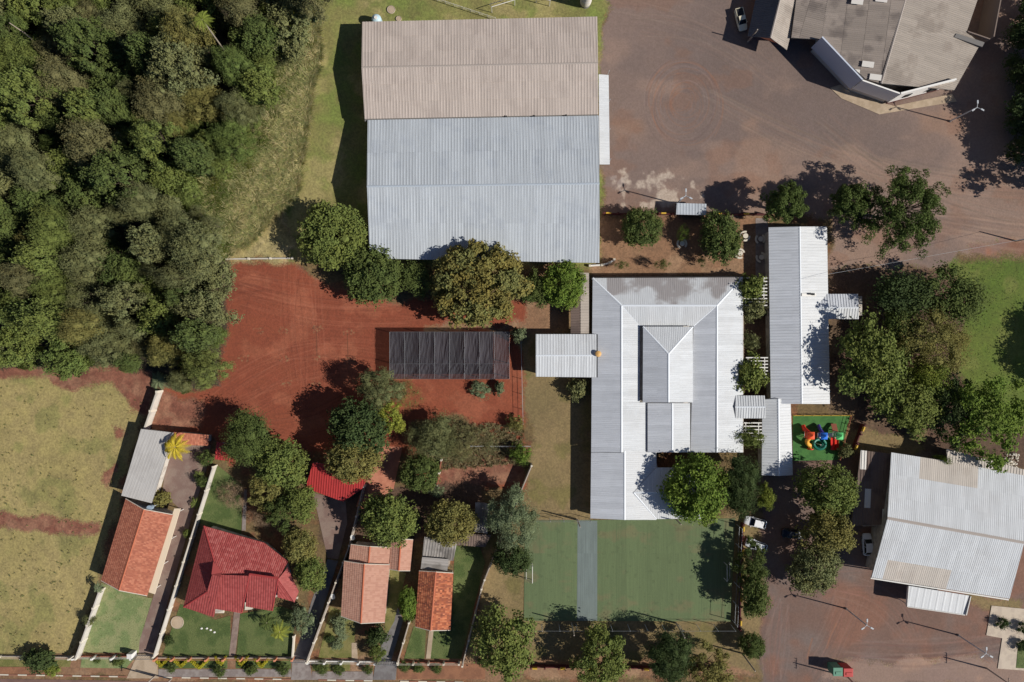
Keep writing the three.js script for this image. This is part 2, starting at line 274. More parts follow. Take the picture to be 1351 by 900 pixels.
slab('sidewalk', [[524, 876], [640, 876], [640, 896], [524, 896]], 0.05, M.verge);
slab('sidewalk', [[412, 886], [492, 886], [492, 897], [412, 897]], 0.06, M.pave);
slab('road', [[-100, 894], [205, 899], [500, 903], [1451, 912], [1451, 1010], [-100, 1010]], 0.03, M.road);
//slab('street', [[1006, 700], [1040, 690], [1046, 790], [1042, 912], [1003, 910]], 0.02, M.road);
slab('terrace', [[1308, 799], [1400, 808], [1400, 888], [1316, 882], [1322, 842], [1301, 838]], 0.1, M.terrace);
slab('lawn', [[1343, 848], [1400, 850], [1400, 884], [1340, 881]], 0.13, M.lawn);
slab('lawn', [[-100, 869], [94, 870], [92, 880], [-100, 879]], 0.03, M.lawnDry);
slab('lawn', [[108, 868], [178, 868], [166, 882], [106, 881]], 0.03, M.lawnPale);
slab('planting_bed', [[209, 869], [300, 869], [300, 882], [209, 882]], 0.03, M.lawn);
slab('planting_bed', [[311, 869], [384, 869], [384, 882], [311, 882]], 0.03, M.lawn);
slab('planting_bed', [[412, 874], [462, 874], [462, 885], [412, 885]], 0.03, M.lawnDry);
slab('sports_court', [[693, 687], [970, 684], [964, 820], [691, 819]], 0.06, M.court);
slab('court_strip', [[762, 687], [788, 687], [788, 819], [761, 819]], 0.068, M.courtGrey);
for (const [a, y0, y1] of [[735, 690, 745], [813, 690, 796], [854, 690, 818], [925, 690, 808], [880, 705, 800], [712, 690, 818], [950, 720, 816]]) slab('court_seam', [[a, y0], [a + 0.7, y0], [a + 0.9, y1], [a + 0.2, y1]], 0.066, M.courtSeam);
slab('playground_turf', [[1046, 548], [1122, 548], [1107, 607], [1046, 608]], 0.06, M.turf);
slab('yard_paving', [[1140, 118], [1168, 137], [1180, 140], [1256, 124], [1262, 134], [1160, 151], [1110, 130], [1095, 116], [1108, 112]], 0.08, M.concrete);
slab('courtyard_paving', [[997, 288], [1013, 288], [1013, 366], [997, 366]], 0.03, M.pave);
// kerb stones along the street, painted alternately
{
  for (let i = 0; i < 56; i++) { const a = -60 + i * 12, y = 889 + (a + 60) * 0.0165; if ((a > 160 && a < 212) || (a > 380 && a < 414) || (a > 488 && a < 526)) continue;
    struct('kerb_stone', wallGeo(U(a, y), U(a + 11.4, y + 0.18), -0.1, 0.13, 0.22), i % 2 ? M.kerb : M.kerbRed); }
}
// ---------- roofs ----------
function clipPoly(subject, clip) {            // 2-D Sutherland-Hodgman, clip convex counter-clockwise
  let out = subject;
  for (let i = 0; i < clip.length && out.length; i++) {
    const a = clip[i], b = clip[(i + 1) % clip.length], ins = out; out = [];
    const side = (p) => (b[0] - a[0]) * (p[1] - a[1]) - (b[1] - a[1]) * (p[0] - a[0]);
    for (let k = 0; k < ins.length; k++) {
      const p = ins[k], q = ins[(k + 1) % ins.length], sp = side(p), sq = side(q);
      if (sp >= 0) out.push(p);
      if ((sp >= 0) !== (sq >= 0)) { const t = sp / (sp - sq); out.push([p[0] + (q[0] - p[0]) * t, p[1] + (q[1] - p[1]) * t]); }
    }
  }
  return out;
}
function frame(pts, upHint) {
  const n = V(0, 0, 0); for (let i = 0; i < pts.length; i++) { const a = pts[i], b = pts[(i + 1) % pts.length]; n.x += (a.y - b.y) * (a.z + b.z); n.y += (a.z - b.z) * (a.x + b.x); n.z += (a.x - b.x) * (a.y + b.y); }
  n.normalize(); if (n.y < 0) n.negate();
  const hint = upHint || V(0, 1, 0), v = hint.clone().addScaledVector(n, -hint.dot(n)).normalize(), u = v.clone().cross(n).normalize(), o = pts[0].clone();
  const loc = (p) => { const d = p.clone().sub(o); return [d.dot(u), d.dot(v)]; };
  let poly = pts.map(loc), A = 0; for (let i = 0; i < poly.length; i++) { const a = poly[i], b = poly[(i + 1) % poly.length]; A += a[0] * b[1] - b[0] * a[1]; }
  if (A < 0) poly.reverse();
  const at = (a, b, h) => o.clone().addScaledVector(u, a).addScaledVector(v, b).addScaledVector(n, h);
  return { n, u, v, poly, at };
}
function deckGeo(raw, th = 0.14) {
  const f = frame(raw), q0 = raw[0], pts = raw.map(p => p.clone().addScaledVector(f.n, -f.n.dot(p.clone().sub(q0)) - 0.02)), t = new Tri(), lo = pts.map(p => p.clone().add(V(0, -th, 0))), n = pts.length; t.poly(pts.map(p => p.clone().add(V(0, -0.012, 0)))); t.poly([...lo].reverse());
  for (let i = 0; i < n; i++) t.quad(pts[i].clone().add(V(0, -0.012, 0)), lo[i], lo[(i + 1) % n], pts[(i + 1) % n].clone().add(V(0, -0.012, 0)));
  return t.geo();
}
// one slope of profiled sheets, each sheet a mesh of its own
const sheetRng = rngOf(311);
function sheets(parent, pts, { w = 1.05, row = 100, ribs = 2, rib = 0.055, pick, up, name = 'roof_sheet', deck, uv0, lap = 0.02 } = {}) {
  const f = frame(pts, up), q0 = uv0 || [pts[0].x, pts[0].z], us = f.poly.map(p => p[0]), vs = f.poly.map(p => p[1]), u0 = Math.min(...us), u1 = Math.max(...us), v0 = Math.min(...vs), v1 = Math.max(...vs);
  const nc = Math.max(1, Math.round((u1 - u0) / w)), W = (u1 - u0) / nc, nr = Math.max(1, Math.round((v1 - v0) / row)), L = (v1 - v0) / nr;
  const prof = []; for (let k = 0; k < ribs; k++) { const c = W * (k + 0.5) / ribs, s = W / ribs; prof.push([c - s * 0.5, 0], [c - s * 0.17, 0], [c - s * 0.09, rib], [c + s * 0.09, rib], [c + s * 0.17, 0]); } prof.push([W, 0]);
  part('roof_deck', deckGeo(pts), deck || M.deck, parent);
  for (let j = 0; j < nr; j++) for (let i = 0; i < nc; i++) {
    const a = u0 + i * W, b = v0 + j * L, t = new Tri(), lift = 0.004 + 0.006 * sheetRng(), tl = (sheetRng() - 0.5) * 0.006;
    let any = false;
    for (let k = 0; k + 1 < prof.length; k++) {
      const [pa, ha] = prof[k], [pb, hb] = prof[k + 1]; if (pb - pa < 1e-6) continue;
      const c = clipPoly([[a + pa, b], [a + pb, b], [a + pb, b + L + 0.02], [a + pa, b + L + 0.02]], f.poly); if (c.length < 3) continue;
      any = true;
      t.poly(c.map(([x, y]) => { const s = (x - a - pa) / (pb - pa); return f.at(x, y, ha + (hb - ha) * s + lift + tl * (x - a) / W + lap * (1 - (y - b) / L)); }), c.map(([x, y]) => [x + q0[0], y + q0[1]]));
    }
    if (!any) continue;
    const m = pick((i + 0.5) / nc, (j + 0.5) / nr, sheetRng(), i, j);
    part(name, t.geo(), m, parent);
  }
}
// one slope of small clay tiles, real relief joined into one part
function tiles(parent, pts, { pw = 0.26, row = 0.42, rise = 0.05, colors, vary = 0.12, deck } = {}) {
  const f = frame(pts), us = f.poly.map(p => p[0]), vs = f.poly.map(p => p[1]), u0 = Math.min(...us), u1 = Math.max(...us), v0 = Math.min(...vs), v1 = Math.max(...vs);
  const nc = Math.round((u1 - u0) / pw), W = (u1 - u0) / nc, nr = Math.round((v1 - v0) / row), L = (v1 - v0) / nr, t = new Tri(true), c = new THREE.Color();
  const prof = [[0, 0], [0.22, 0.85], [0.5, 1], [0.72, 0.6], [1, 0]];
  part('roof_deck', deckGeo(pts), deck || M.deckClay, parent);
  for (let j = 0; j < nr; j++) for (let i = 0; i < nc; i++) {
    const a = u0 + i * W, b = v0 + j * L, pa = fbm((a + pts[0].x) / 1.6 + 40, (b + pts[0].z) / 1.6, 3);
    const base = colors[Math.floor(sheetRng() * colors.length)], k = 1 + vary * (sheetRng() - 0.5) + vary * 1.6 * (pa - 0.5);
    c.copy(base).multiplyScalar(k);
    if (vary > 0.2 && pa > 0.6 && sheetRng() < 0.5) c.multiplyScalar(0.7);
    for (let q = 0; q + 1 < prof.length; q++) {
      const cl = clipPoly([[a + prof[q][0] * W, b], [a + prof[q + 1][0] * W, b], [a + prof[q + 1][0] * W, b + L + 0.02], [a + prof[q][0] * W, b + L + 0.02]], f.poly); if (cl.length < 3) continue;
      t.poly(cl.map(([x, y]) => { const s = ((x - a) / W - prof[q][0]) / (prof[q + 1][0] - prof[q][0]); return f.at(x, y, 0.01 + rise * (prof[q][1] + (prof[q + 1][1] - prof[q][1]) * s) + 0.03 * (1 - (y - b) / L)); }), cl, c);
    }
  }
  const o = part('roof_tiles', t.geo(), M.tile, parent); o.userData.kind = 'stuff'; return o;
}
function cap(parent, a, b, m, w = 0.3, h = 0.07, name = 'ridge_cap') {       // folded strip over a ridge or hip
  const d = b.clone().sub(a), s = V(d.z, 0, -d.x).normalize().multiplyScalar(w / 2), t = new Tri(), up = V(0, h, 0), dn = V(0, h - w * 0.22, 0);
  const A = a.clone().add(up), B = b.clone().add(up), A1 = a.clone().add(s).add(dn), B1 = b.clone().add(s).add(dn), A2 = a.clone().sub(s).add(dn), B2 = b.clone().sub(s).add(dn);
  t.quad(A1, B1, B, A); t.quad(A, B, B2, A2); t.poly([A1, A, A2]); t.poly([B1, B2, B]); return part(name, t.geo(), m, parent);
}
function inset(pts, d) { const c = pts.reduce((s, p) => s.add(p), V(0, 0, 0)).multiplyScalar(1 / pts.length); return pts.map(p => { const v = V(c.x - p.x, 0, c.z - p.z), L = v.length(); return p.clone().addScaledVector(v, Math.min(d * 1.3, L * 0.4) / L); }); }
function walls(parent, pts, h, m, d = 0.6, name = 'wall') { return part(name, prism(inset(pts, d), -0.1, h), m, parent); }
function gable(parent, a, b, r, m, inward, name = 'gable_wall') {            // triangle a-r-b, 0.16 thick, moved inward, slightly below the roof
  const o = inward, t = new Tri(), F = [a, b, r].map((p, i) => p.clone().add(o).add(V(0, -0.16, 0))), c = F.reduce((s, p) => s.add(p), V(0, 0, 0)).multiplyScalar(1 / 3);
  const G = F.map(p => p.clone().lerp(c, 0.06)), K = G.map(p => p.clone().addScaledVector(o.clone().normalize(), 0.16)); t.poly(G); t.poly([K[0], K[2], K[1]]);
  for (let i = 0; i < 3; i++) t.quad(G[i], K[i], K[(i + 1) % 3], G[(i + 1) % 3]); return part(name, t.geo(), m, parent);
}
// rust, dust and rain marks on sheet metal
function sheetTex(base, stain, amt, seed) {
  return tex(512, 512, (x, y) => { const n = sst(0.5, 0.78, fbm(x / 64 + seed, y / 64, 4, 7)) * amt, s = 1 + 0.07 * (vn(x / 3 + seed, y / 60, 255) - 0.5) + 0.05 * (vn(x / 2, y / 2) - 0.5); return [0, 1, 2].map(j => (base[j] + (stain[j] - base[j]) * n) * s); }, true, [1 / 17, 1 / 17]);
}
function sheetSet(base, stain, amt, rough = 0.55, spread = [1, 0.965, 1.03, 0.94]) {
  const t = sheetTex(base, stain, amt, base[0]);
  return spread.map(k => new THREE.MeshStandardMaterial({ map: t, color: new THREE.Color(k, k, k), roughness: rough, metalness: 0.0, side: THREE.DoubleSide }));
}
const anyOf = (set) => (a, b, r) => set[Math.floor(r * set.length)];
Object.assign(M, { deck: mat(120, 116, 112, 0.9), tile: new THREE.MeshStandardMaterial({ vertexColors: true, roughness: 0.92, side: THREE.DoubleSide }) });
const SH = {
  brown: sheetSet([186, 172, 161], [166, 151, 141], 0.3), blue: sheetSet([182, 187, 191], [168, 174, 181], 0.5, 0.6), grey: sheetSet([202, 205, 210], [184, 187, 192], 0.3, 0.6), zinc: sheetSet([203, 205, 206], [184, 182, 180], 0.22, 0.6), white: sheetSet([210, 211, 211], [200, 199, 197], 0.2, 0.6, [1, 0.99, 0.97, 0.95]),
  zincOld: sheetSet([186, 180, 176], [160, 152, 148], 0.6, 0.7),
  old: sheetSet([150, 138, 128], [112, 102, 96], 0.7, 0.9, [1, 0.93, 1.06, 0.86]), oldLight: sheetSet([166, 155, 143], [140, 128, 117], 0.6, 0.9), beige: sheetSet([200, 190, 178], [180, 168, 156], 0.5, 0.8), darkbrown: sheetSet([122, 104, 94], [92, 78, 72], 0.7, 0.9), asbestos: sheetSet([158, 152, 146], [112, 106, 100], 0.8, 0.95, [1, 0.86, 1.1, 0.75]), red: sheetSet([166, 50, 48], [148, 46, 44], 0.5, 0.55, [1, 0.96, 1.03]), shadedSlope: sheetSet([96, 98, 106], [74, 76, 84], 0.6, 0.8), asphaltSheet: sheetSet([186, 182, 177], [170, 165, 160], 0.4, 0.85, [1, 0.985, 1.01]),
};
M.cap = mat(222, 226, 230, 0.5); M.deckClay = mat(150, 92, 72, 0.9); M.capBlue = mat(176, 184, 192, 0.6); M.capBrown = mat(170, 158, 148, 0.7); M.capRed = mat(160, 58, 55, 0.6); M.capClay = mat(186, 106, 76, 0.9);
const TC = (list) => list.map(c => col(...c));
const clayOrange = TC([[184, 114, 88], [175, 107, 82], [191, 123, 96], [166, 99, 77]]), clayOld = TC([[184, 108, 74], [170, 96, 66], [196, 122, 86], [150, 86, 64]]), claySalmon = TC([[192, 144, 122], [186, 137, 116], [197, 149, 127]]), clayRed = TC([[154, 68, 64], [148, 63, 60], [160, 74, 70]]), clayPink = TC([[172, 92, 86], [164, 84, 79]]);

// the point of the plane A-B-C above the plan place (a, b)
const onPlane = (a, b, A, B, C) => { const n = B.clone().sub(A).cross(C.clone().sub(A)); let lo = 0, hi = 12; const f = (h) => n.dot(U(a, b, h).sub(A)), s0 = f(lo); for (let k = 0; k < 40; k++) { const m = (lo + hi) / 2; if (f(m) * s0 > 0) lo = m; else hi = m; } return U(a, b, lo); };
// halls -------------------------------------------------------
function gableRoof(o, c, ropt, lopt) {   // c: {a0,r0,b0,a1,r1,b1}: eave a, ridge r, eave b at ends 0 and 1
  sheets(o, [c.a0, c.a1, c.r1, c.r0], lopt || ropt); sheets(o, [c.b0, c.r0, c.r1, c.b1], ropt);
}
{
  const o = thing('hall', 'long hall under a beige-brown ribbed gable roof, north of the pale blue roof', 'building');
  const c = { a0: U(478, 29, 3.6), r0: U(477, 89, 4.8), b0: U(481, 157, 3.72), a1: U(788, 22, 3.6), r1: U(789, 83, 4.8), b1: U(789, 151, 3.72) };
  gableRoof(o, c, { w: 1.08, row: 3.1, ribs: 2, pick: (a, b, q) => SH.brown[Math.floor((q * 0.5 + fbm(a * 6, b * 9 + 3, 2) * 0.5) * 4) % 4], rib: 0.03, lap: 0.05 });
  cap(o, c.r0, c.r1, M.capBrown, 0.5);
  walls(o, [c.a0, c.a1, c.b1, c.b0], 3.4, M.wall, 0.5);
  gable(o, c.a0, c.b0, c.r0, M.wall, V(0.5, 0, 0)); gable(o, c.a1, c.b1, c.r1, M.wall, V(-0.5, 0, 0));
}
{
  const o = thing('hall', 'long hall under a pale blue-grey ribbed gable roof beside the beige-brown roof', 'building');
  const c = { a0: U(485, 158.5, 3.7), r0: U(484, 246, 5.9), b0: U(488, 341, 3.7), a1: U(790, 152.5, 3.7), r1: U(791, 242, 5.9), b1: U(791, 347, 3.7) };
  gableRoof(o, c, { w: 1.08, row: 6.6, pick: anyOf(SH.blue), rib: 0.03 });
  cap(o, c.r0, c.r1, M.capBlue, 0.4);
  part('valley_gutter', wallGeo(U(481, 158, 3.6), U(789, 152, 3.6), 3.3, 3.5, 0.5), M.deck, o);
  for (const [a, b] of [[667, 150.8], [704, 150.4], [746, 149.6]]) part('gutter_outlet', box(U(a, b, 3.75).x, 3.72, U(a, b, 3.75).z + 0.35, 0.5, 0.16, 0.3), M.dark, o);
  walls(o, [c.a0, c.a1, c.b1, c.b0], 3.4, M.wall, 0.6);
  gable(o, c.a0, c.b0, c.r0, M.wall, V(0.6, 0, 0)); gable(o, c.a1, c.b1, c.r1, M.wall, V(-0.6, 0, 0));
  const k = thing('loading_canopy', 'narrow bright white canopy along the yard side of the halls', 'canopy');
  sheets(k, [U(803, 99, 3), U(804.5, 217, 3), U(791, 217, 3.3), U(790, 98, 3.3)], { w: 1.2, pick: anyOf(SH.white), rib: 0.03, ribs: 3 });
  for (const [a, b] of [[801, 101], [802, 138], [802, 176], [803, 215]]) part('post', rod(U(a, b), V(U(a, b).x, 2.9, U(a, b).z), 0.06), M.post, k);
}
// school ------------------------------------------------------
{
  const o = thing('school_building', 'large school with white and grey hipped metal roofs around a raised clerestory', 'building');
  const E = 2.7, Rg = 3.8, Vy = 3.05, g = anyOf(SH.grey), w = anyOf(SH.zinc), opt = (p) => ({ w: 1.05, row: 12, pick: p, ribs: 3, rib: 0.022 });
  const capW = M.cap;
  const nw = U(782, 367, E), ne = U(980, 366, E), rw = U(820, 403, Rg), re = U(946, 403, Rg);
  // mould and soot on the sheets of the north slope
  const mt = tex(512, 512, (x, y) => { const u = x / 16, v = Math.min(y, 511 - y) / 16, n = fbm(x / 50 + 9, y / 40, 5), e = ((u - 16) / 12.5) ** 2, k = 0.75 * sst(0.25, 0.5, n - 0.1 * e - 0.07 * Math.max(0, v - 1.2)) * (e < 1.15 ? 1 : 0), s = 1 + 0.06 * (vn(x / 2, y / 14) - 0.5); return [(198 - 58 * k) * s, (200 - 68 * k) * s, (201 - 72 * k) * s]; }, true, [1 / 32, 1 / 32]);
  const mouldy = new THREE.MeshStandardMaterial({ map: mt, roughness: 0.7, side: THREE.DoubleSide });
  sheets(o, [nw, rw, U(820, 597, Rg), U(780, 597, E)], opt(g));
  sheets(o, [rw, U(844, 430, Vy), U(844, 531, Vy), U(820, 531, Rg)], opt(w));
  sheets(o, [U(820, 531, Rg), U(854, 531, 2.85), U(854, 597, 2.85), U(820, 597, Rg)], opt(w));
  sheets(o, [nw, ne, re, rw], { ...opt(() => mouldy), uv0: [0, 0] });
  sheets(o, [rw, re, U(915, 430, Vy), U(844, 430, Vy)], opt(w));
  sheets(o, [re, U(946, 597, Rg), U(911, 597, 2.85), U(915, 430, Vy)], opt(g));
  sheets(o, [re, ne, U(980, 597, E), U(946, 597, Rg)], opt(w));
  for (const [a, b, ww] of [[rw, U(820, 597, Rg), 0.35], [re, U(946, 597, Rg), 0.35], [rw, re, 0.35], [nw, rw, 0.45], [ne, re, 0.45]]) cap(o, a, b, capW, ww);
  cap(o, rw, U(844, 430, Vy), capW, 0.4, 0.05, 'valley_flashing'); cap(o, re, U(915, 430, Vy), capW, 0.4, 0.05, 'valley_flashing');
  // clerestory
  const me = 3.75, mr = 4.9, a = U(848.5, 431, me), b = U(914, 431, me), r = U(882, 467, mr), rs = U(882, 531, mr), as = U(848, 531, me), bs = U(914, 531, me);
  part('clerestory_wall', prism([U(849, 433, 3.5), U(912, 433, 3.5), U(912, 530, 3.5), U(849, 530, 3.5)], 2.6, 3.66), M.white, o);
  sheets(o, [a, r, rs, as], opt(g)); sheets(o, [a, b, r], opt(w)); sheets(o, [b, bs, rs, r], opt(w));
  for (const [p, q] of [[a, r], [b, r], [r, rs]]) cap(o, p, q, capW, 0.35);
  gable(o, as, bs, rs, M.white, V(0, 0, -0.3));
  sheets(o, [U(854.5, 532, 3.2), U(887, 532, 4.0), U(887, 597, 4.0), U(854.5, 597, 3.2)], opt(g)); sheets(o, [U(887, 532, 4.0), U(910.5, 532, 3.4), U(910.5, 597, 3.4), U(887, 597, 4.0)], opt(w));
  cap(o, U(887, 532, 4), U(887, 597, 4), capW, 0.35);
  part('wall', prism([U(786, 372), U(975, 372), U(975, 594), U(786, 594)], -0.1, 2.55), M.wall, o);
  gable(o, U(912, 596, 2.8), U(979, 596, 2.7), U(946, 596, 3.8), M.wall, V(0, 0, -0.4));
  part('fascia', wallGeo(U(781, 366, 2.65), U(981, 365, 2.65), 2.52, 2.72, 0.1), M.dark, o);
  // south block
  sheets(o, [U(780, 597.5, 2.6), U(824, 597.5, 3.7), U(824, 686, 3.7), U(779, 684, 2.6)], opt(g));
  sheets(o, [U(824, 594, 3.7), U(866, 596, 2.6), U(866, 686, 2.6), U(824, 686, 3.7)], opt(anyOf(SH.white)));
  sheets(o, [U(836, 650, 3.45), U(866, 617, 2.75), U(930, 617, 2.75), U(930, 650, 3.45)], opt(anyOf(SH.white)));
  sheets(o, [U(836, 650, 3.45), U(930, 650, 3.45), U(930, 684, 2.6), U(866, 685, 2.6)], opt(anyOf(SH.white)));
  cap(o, U(824, 595, 3.7), U(824, 686, 3.7), capW, 0.35); cap(o, U(836, 650, 3.45), U(930, 650, 3.45), capW, 0.3); cap(o, U(836, 650, 3.5), U(866, 685, 2.62), capW, 0.3, 0.05, 'valley_flashing');
  part('wall', prism([U(785, 598), U(860, 598), U(866, 622), U(926, 622), U(926, 680), U(785, 680)], -0.1, 2.45), M.wall, o);
}
{
  const o = thing('annex', 'small white gabled annex reaching west from the school, round tank at its corner', 'building');
  const h = 3.1, c = { a0: U(707, 441, h), r0: U(707, 469, 3.7), b0: U(707, 497, h), a1: U(787, 441, h), r1: U(787, 469, 3.7), b1: U(787, 498, h) };
  gableRoof(o, c, { w: 1.0, pick: anyOf(SH.zinc), rib: 0.028 }); cap(o, c.r0, c.r1, M.cap, 0.3); walls(o, [c.a0, c.a1, c.b1, c.b0], 2.95, M.wall, 0.5);
  gable(o, c.a0, c.b0, c.r0, M.wall, V(0.4, 0, 0)); part('gutter', wallGeo(U(788, 441, 3), U(788, 498, 3), 2.9, 3.06, 0.14), M.dark, o);
  const t = thing('water_tank', 'round orange water tank lid rising beside the white annex roof', 'tank');
  const p = U(789.5, 467, 4.2), g = new THREE.LatheGeometry([[0, 1.15], [0.2, 1.13], [0.52, 1.02], [0.56, 0.96], [0.56, 0.9], [0.52, 0.86], [0.48, 0], [0, 0]].map(q => new THREE.Vector2(...q)), 24); g.translate(p.x, 3.2, p.z); part('tank_shell', g, mat(216, 168, 100, 0.6), t);
  part('stand', rod(V(p.x, -0.05, p.z), V(p.x, 3.2, p.z), 0.22, 0.22, 10), M.wall, t);
}
{
  const o = thing('covered_walkway', 'narrow walkway roofed in weathered brown sheets between hall and white annex', 'walkway');
  sheets(o, [U(753, 385, 2.7), U(766, 385, 2.95), U(766, 440, 2.95), U(753, 440, 2.7)], { w: 1, pick: anyOf(SH.darkbrown) }); sheets(o, [U(766, 360, 3.0), U(777, 360, 2.7), U(777, 440, 2.7), U(766, 440, 3.0)], { w: 1, pick: anyOf(SH.oldLight) });
  for (const [a, b] of [[755, 388], [755, 412], [755, 437], [774, 365], [774, 402], [774, 437]]) part('post', rod(U(a, b, 0).add(V(0, -0.05, 0)), U(a, b, 2.7), 0.08), M.post, o);
}
{
  const o = thing('classroom_block', 'long white and grey gabled classroom block with a porch toward the trees', 'building');
  const h = 2.75, c = { a0: U(1014, 300, h), r0: U(1055, 299, 3.85), b0: U(1091, 299, h), a1: U(1017, 533, h), r1: U(1058, 533, 3.85), b1: U(1095, 533, h) };
  gableRoof(o, c, { w: 1.05, row: 14, pick: anyOf(SH.white), rib: 0.04 }, { w: 1.05, row: 14, pick: anyOf(SH.grey), rib: 0.05 });
  cap(o, c.r0, c.r1, M.cap, 0.35); walls(o, [c.a0, c.b0, c.b1, c.a1], 2.6, M.wall, 0.6); gable(o, c.a0, c.b0, c.r0, M.wall, V(0, 0, 0.5)); gable(o, c.a1, c.b1, c.r1, M.wall, V(0, 0, -0.5));
  sheets(o, [U(1091, 388, 2.78), U(1132, 388, 2.78), U(1133, 406, 3.3), U(1077, 406, 3.3)], { w: 1, pick: anyOf(SH.grey) }); sheets(o, [U(1077, 406, 3.3), U(1133, 406, 3.3), U(1133, 421, 2.78), U(1091, 421, 2.78)], { w: 1, pick: anyOf(SH.zinc) });
  cap(o, U(1077, 406, 3.3), U(1133, 406, 3.3), M.cap, 0.3); part('porch_wall', prism([U(1092, 392), U(1128, 392), U(1128, 417), U(1092, 417)], -0.1, 2.65), M.wall, o);
  part('roof_patch', (() => { const t = new Tri(); t.quad(U(1058, 387, 4.0), U(1077, 387, 3.45), U(1077, 391, 3.45), U(1058, 391, 4.0)); return t.geo(); })(), M.white, o);
  const q = U(1069, 388, 3.8); part('roof_vent', merge([rbox(q.x, 3.85, q.z, 0.9, 0.25, 0.25), rbox(q.x + 0.6, 3.8, q.z + 0.05, 0.4, 0.25, 0.35)]), M.dark, o);
}
{
  const o = thing('walkway_roof', 'small ribbed gable roof bridging school and classroom block', 'walkway');
  const c = { a0: U(970, 522, 3.0), r0: U(970, 537, 3.4), b0: U(970, 552, 3.0), a1: U(1009, 522, 3.0), r1: U(1010, 537, 3.4), b1: U(1010, 552, 3.0) };
  gableRoof(o, c, { w: 1, pick: anyOf(SH.zinc) }); cap(o, c.r0, c.r1, M.cap, 0.3);
  for (const [a, b] of [[982, 524], [1002, 524], [982, 549], [1002, 549]]) part('post', rod(U(a, b).add(V(0, -0.05, 0)), U(a, b, 2.95), 0.07), M.post, o);
  const k = thing('playground_annex', 'narrow white gabled annex standing beside the green play turf', 'building');
  const d = { a0: U(1006, 527, 2.7), r0: U(1027, 526, 3.3), b0: U(1043, 526, 2.7), a1: U(1005, 627, 2.7), r1: U(1028, 628, 3.3), b1: U(1046, 627, 2.7) };
  gableRoof(k, d, { w: 1.05, pick: anyOf(SH.white), rib: 0.03 }, { w: 1.05, pick: anyOf(SH.zinc), rib: 0.04 }); cap(k, d.r0, d.r1, M.cap, 0.35); walls(k, [d.a0, d.b0, d.b1, d.a1], 2.55, M.wall, 0.5); gable(k, d.a1, d.b1, d.r1, M.wall, V(0, 0, -0.4));
}
function pergola(x0, y0, x1, y1, n, label) {
  const o = thing('pergola', label, 'pergola'); const h = 2.6;
  for (let i = 0; i < n; i++) { const y = y0 + (y1 - y0) * i / (n - 1); part('slat', wallGeo(U(x0, y, h), U(x1, y, h), h, h + 0.14, 0.2), M.white, o); }
  for (const x of [x0 + 3, x1 - 4]) { part('beam', wallGeo(U(x, y0, h), U(x, y1, h), h - 0.18, h - 0.002, 0.14), M.white, o); for (const y of [y0 + 0.5, y1 - 0.5]) { const p = U(x, y, h); part('post', rod(V(p.x, -0.05, p.z), V(p.x, h - 0.1, p.z), 0.07), M.white, o); } }
}
pergola(981, 367, 1012, 403, 9, 'white slatted pergola beside the northeast corner of the school');
pergola(984, 472, 1013, 498, 7, 'white slatted pergola half hidden under shrubs between school and classrooms');
pergola(981, 558, 1005, 580, 6, 'white slatted pergola between school and narrow playground annex');
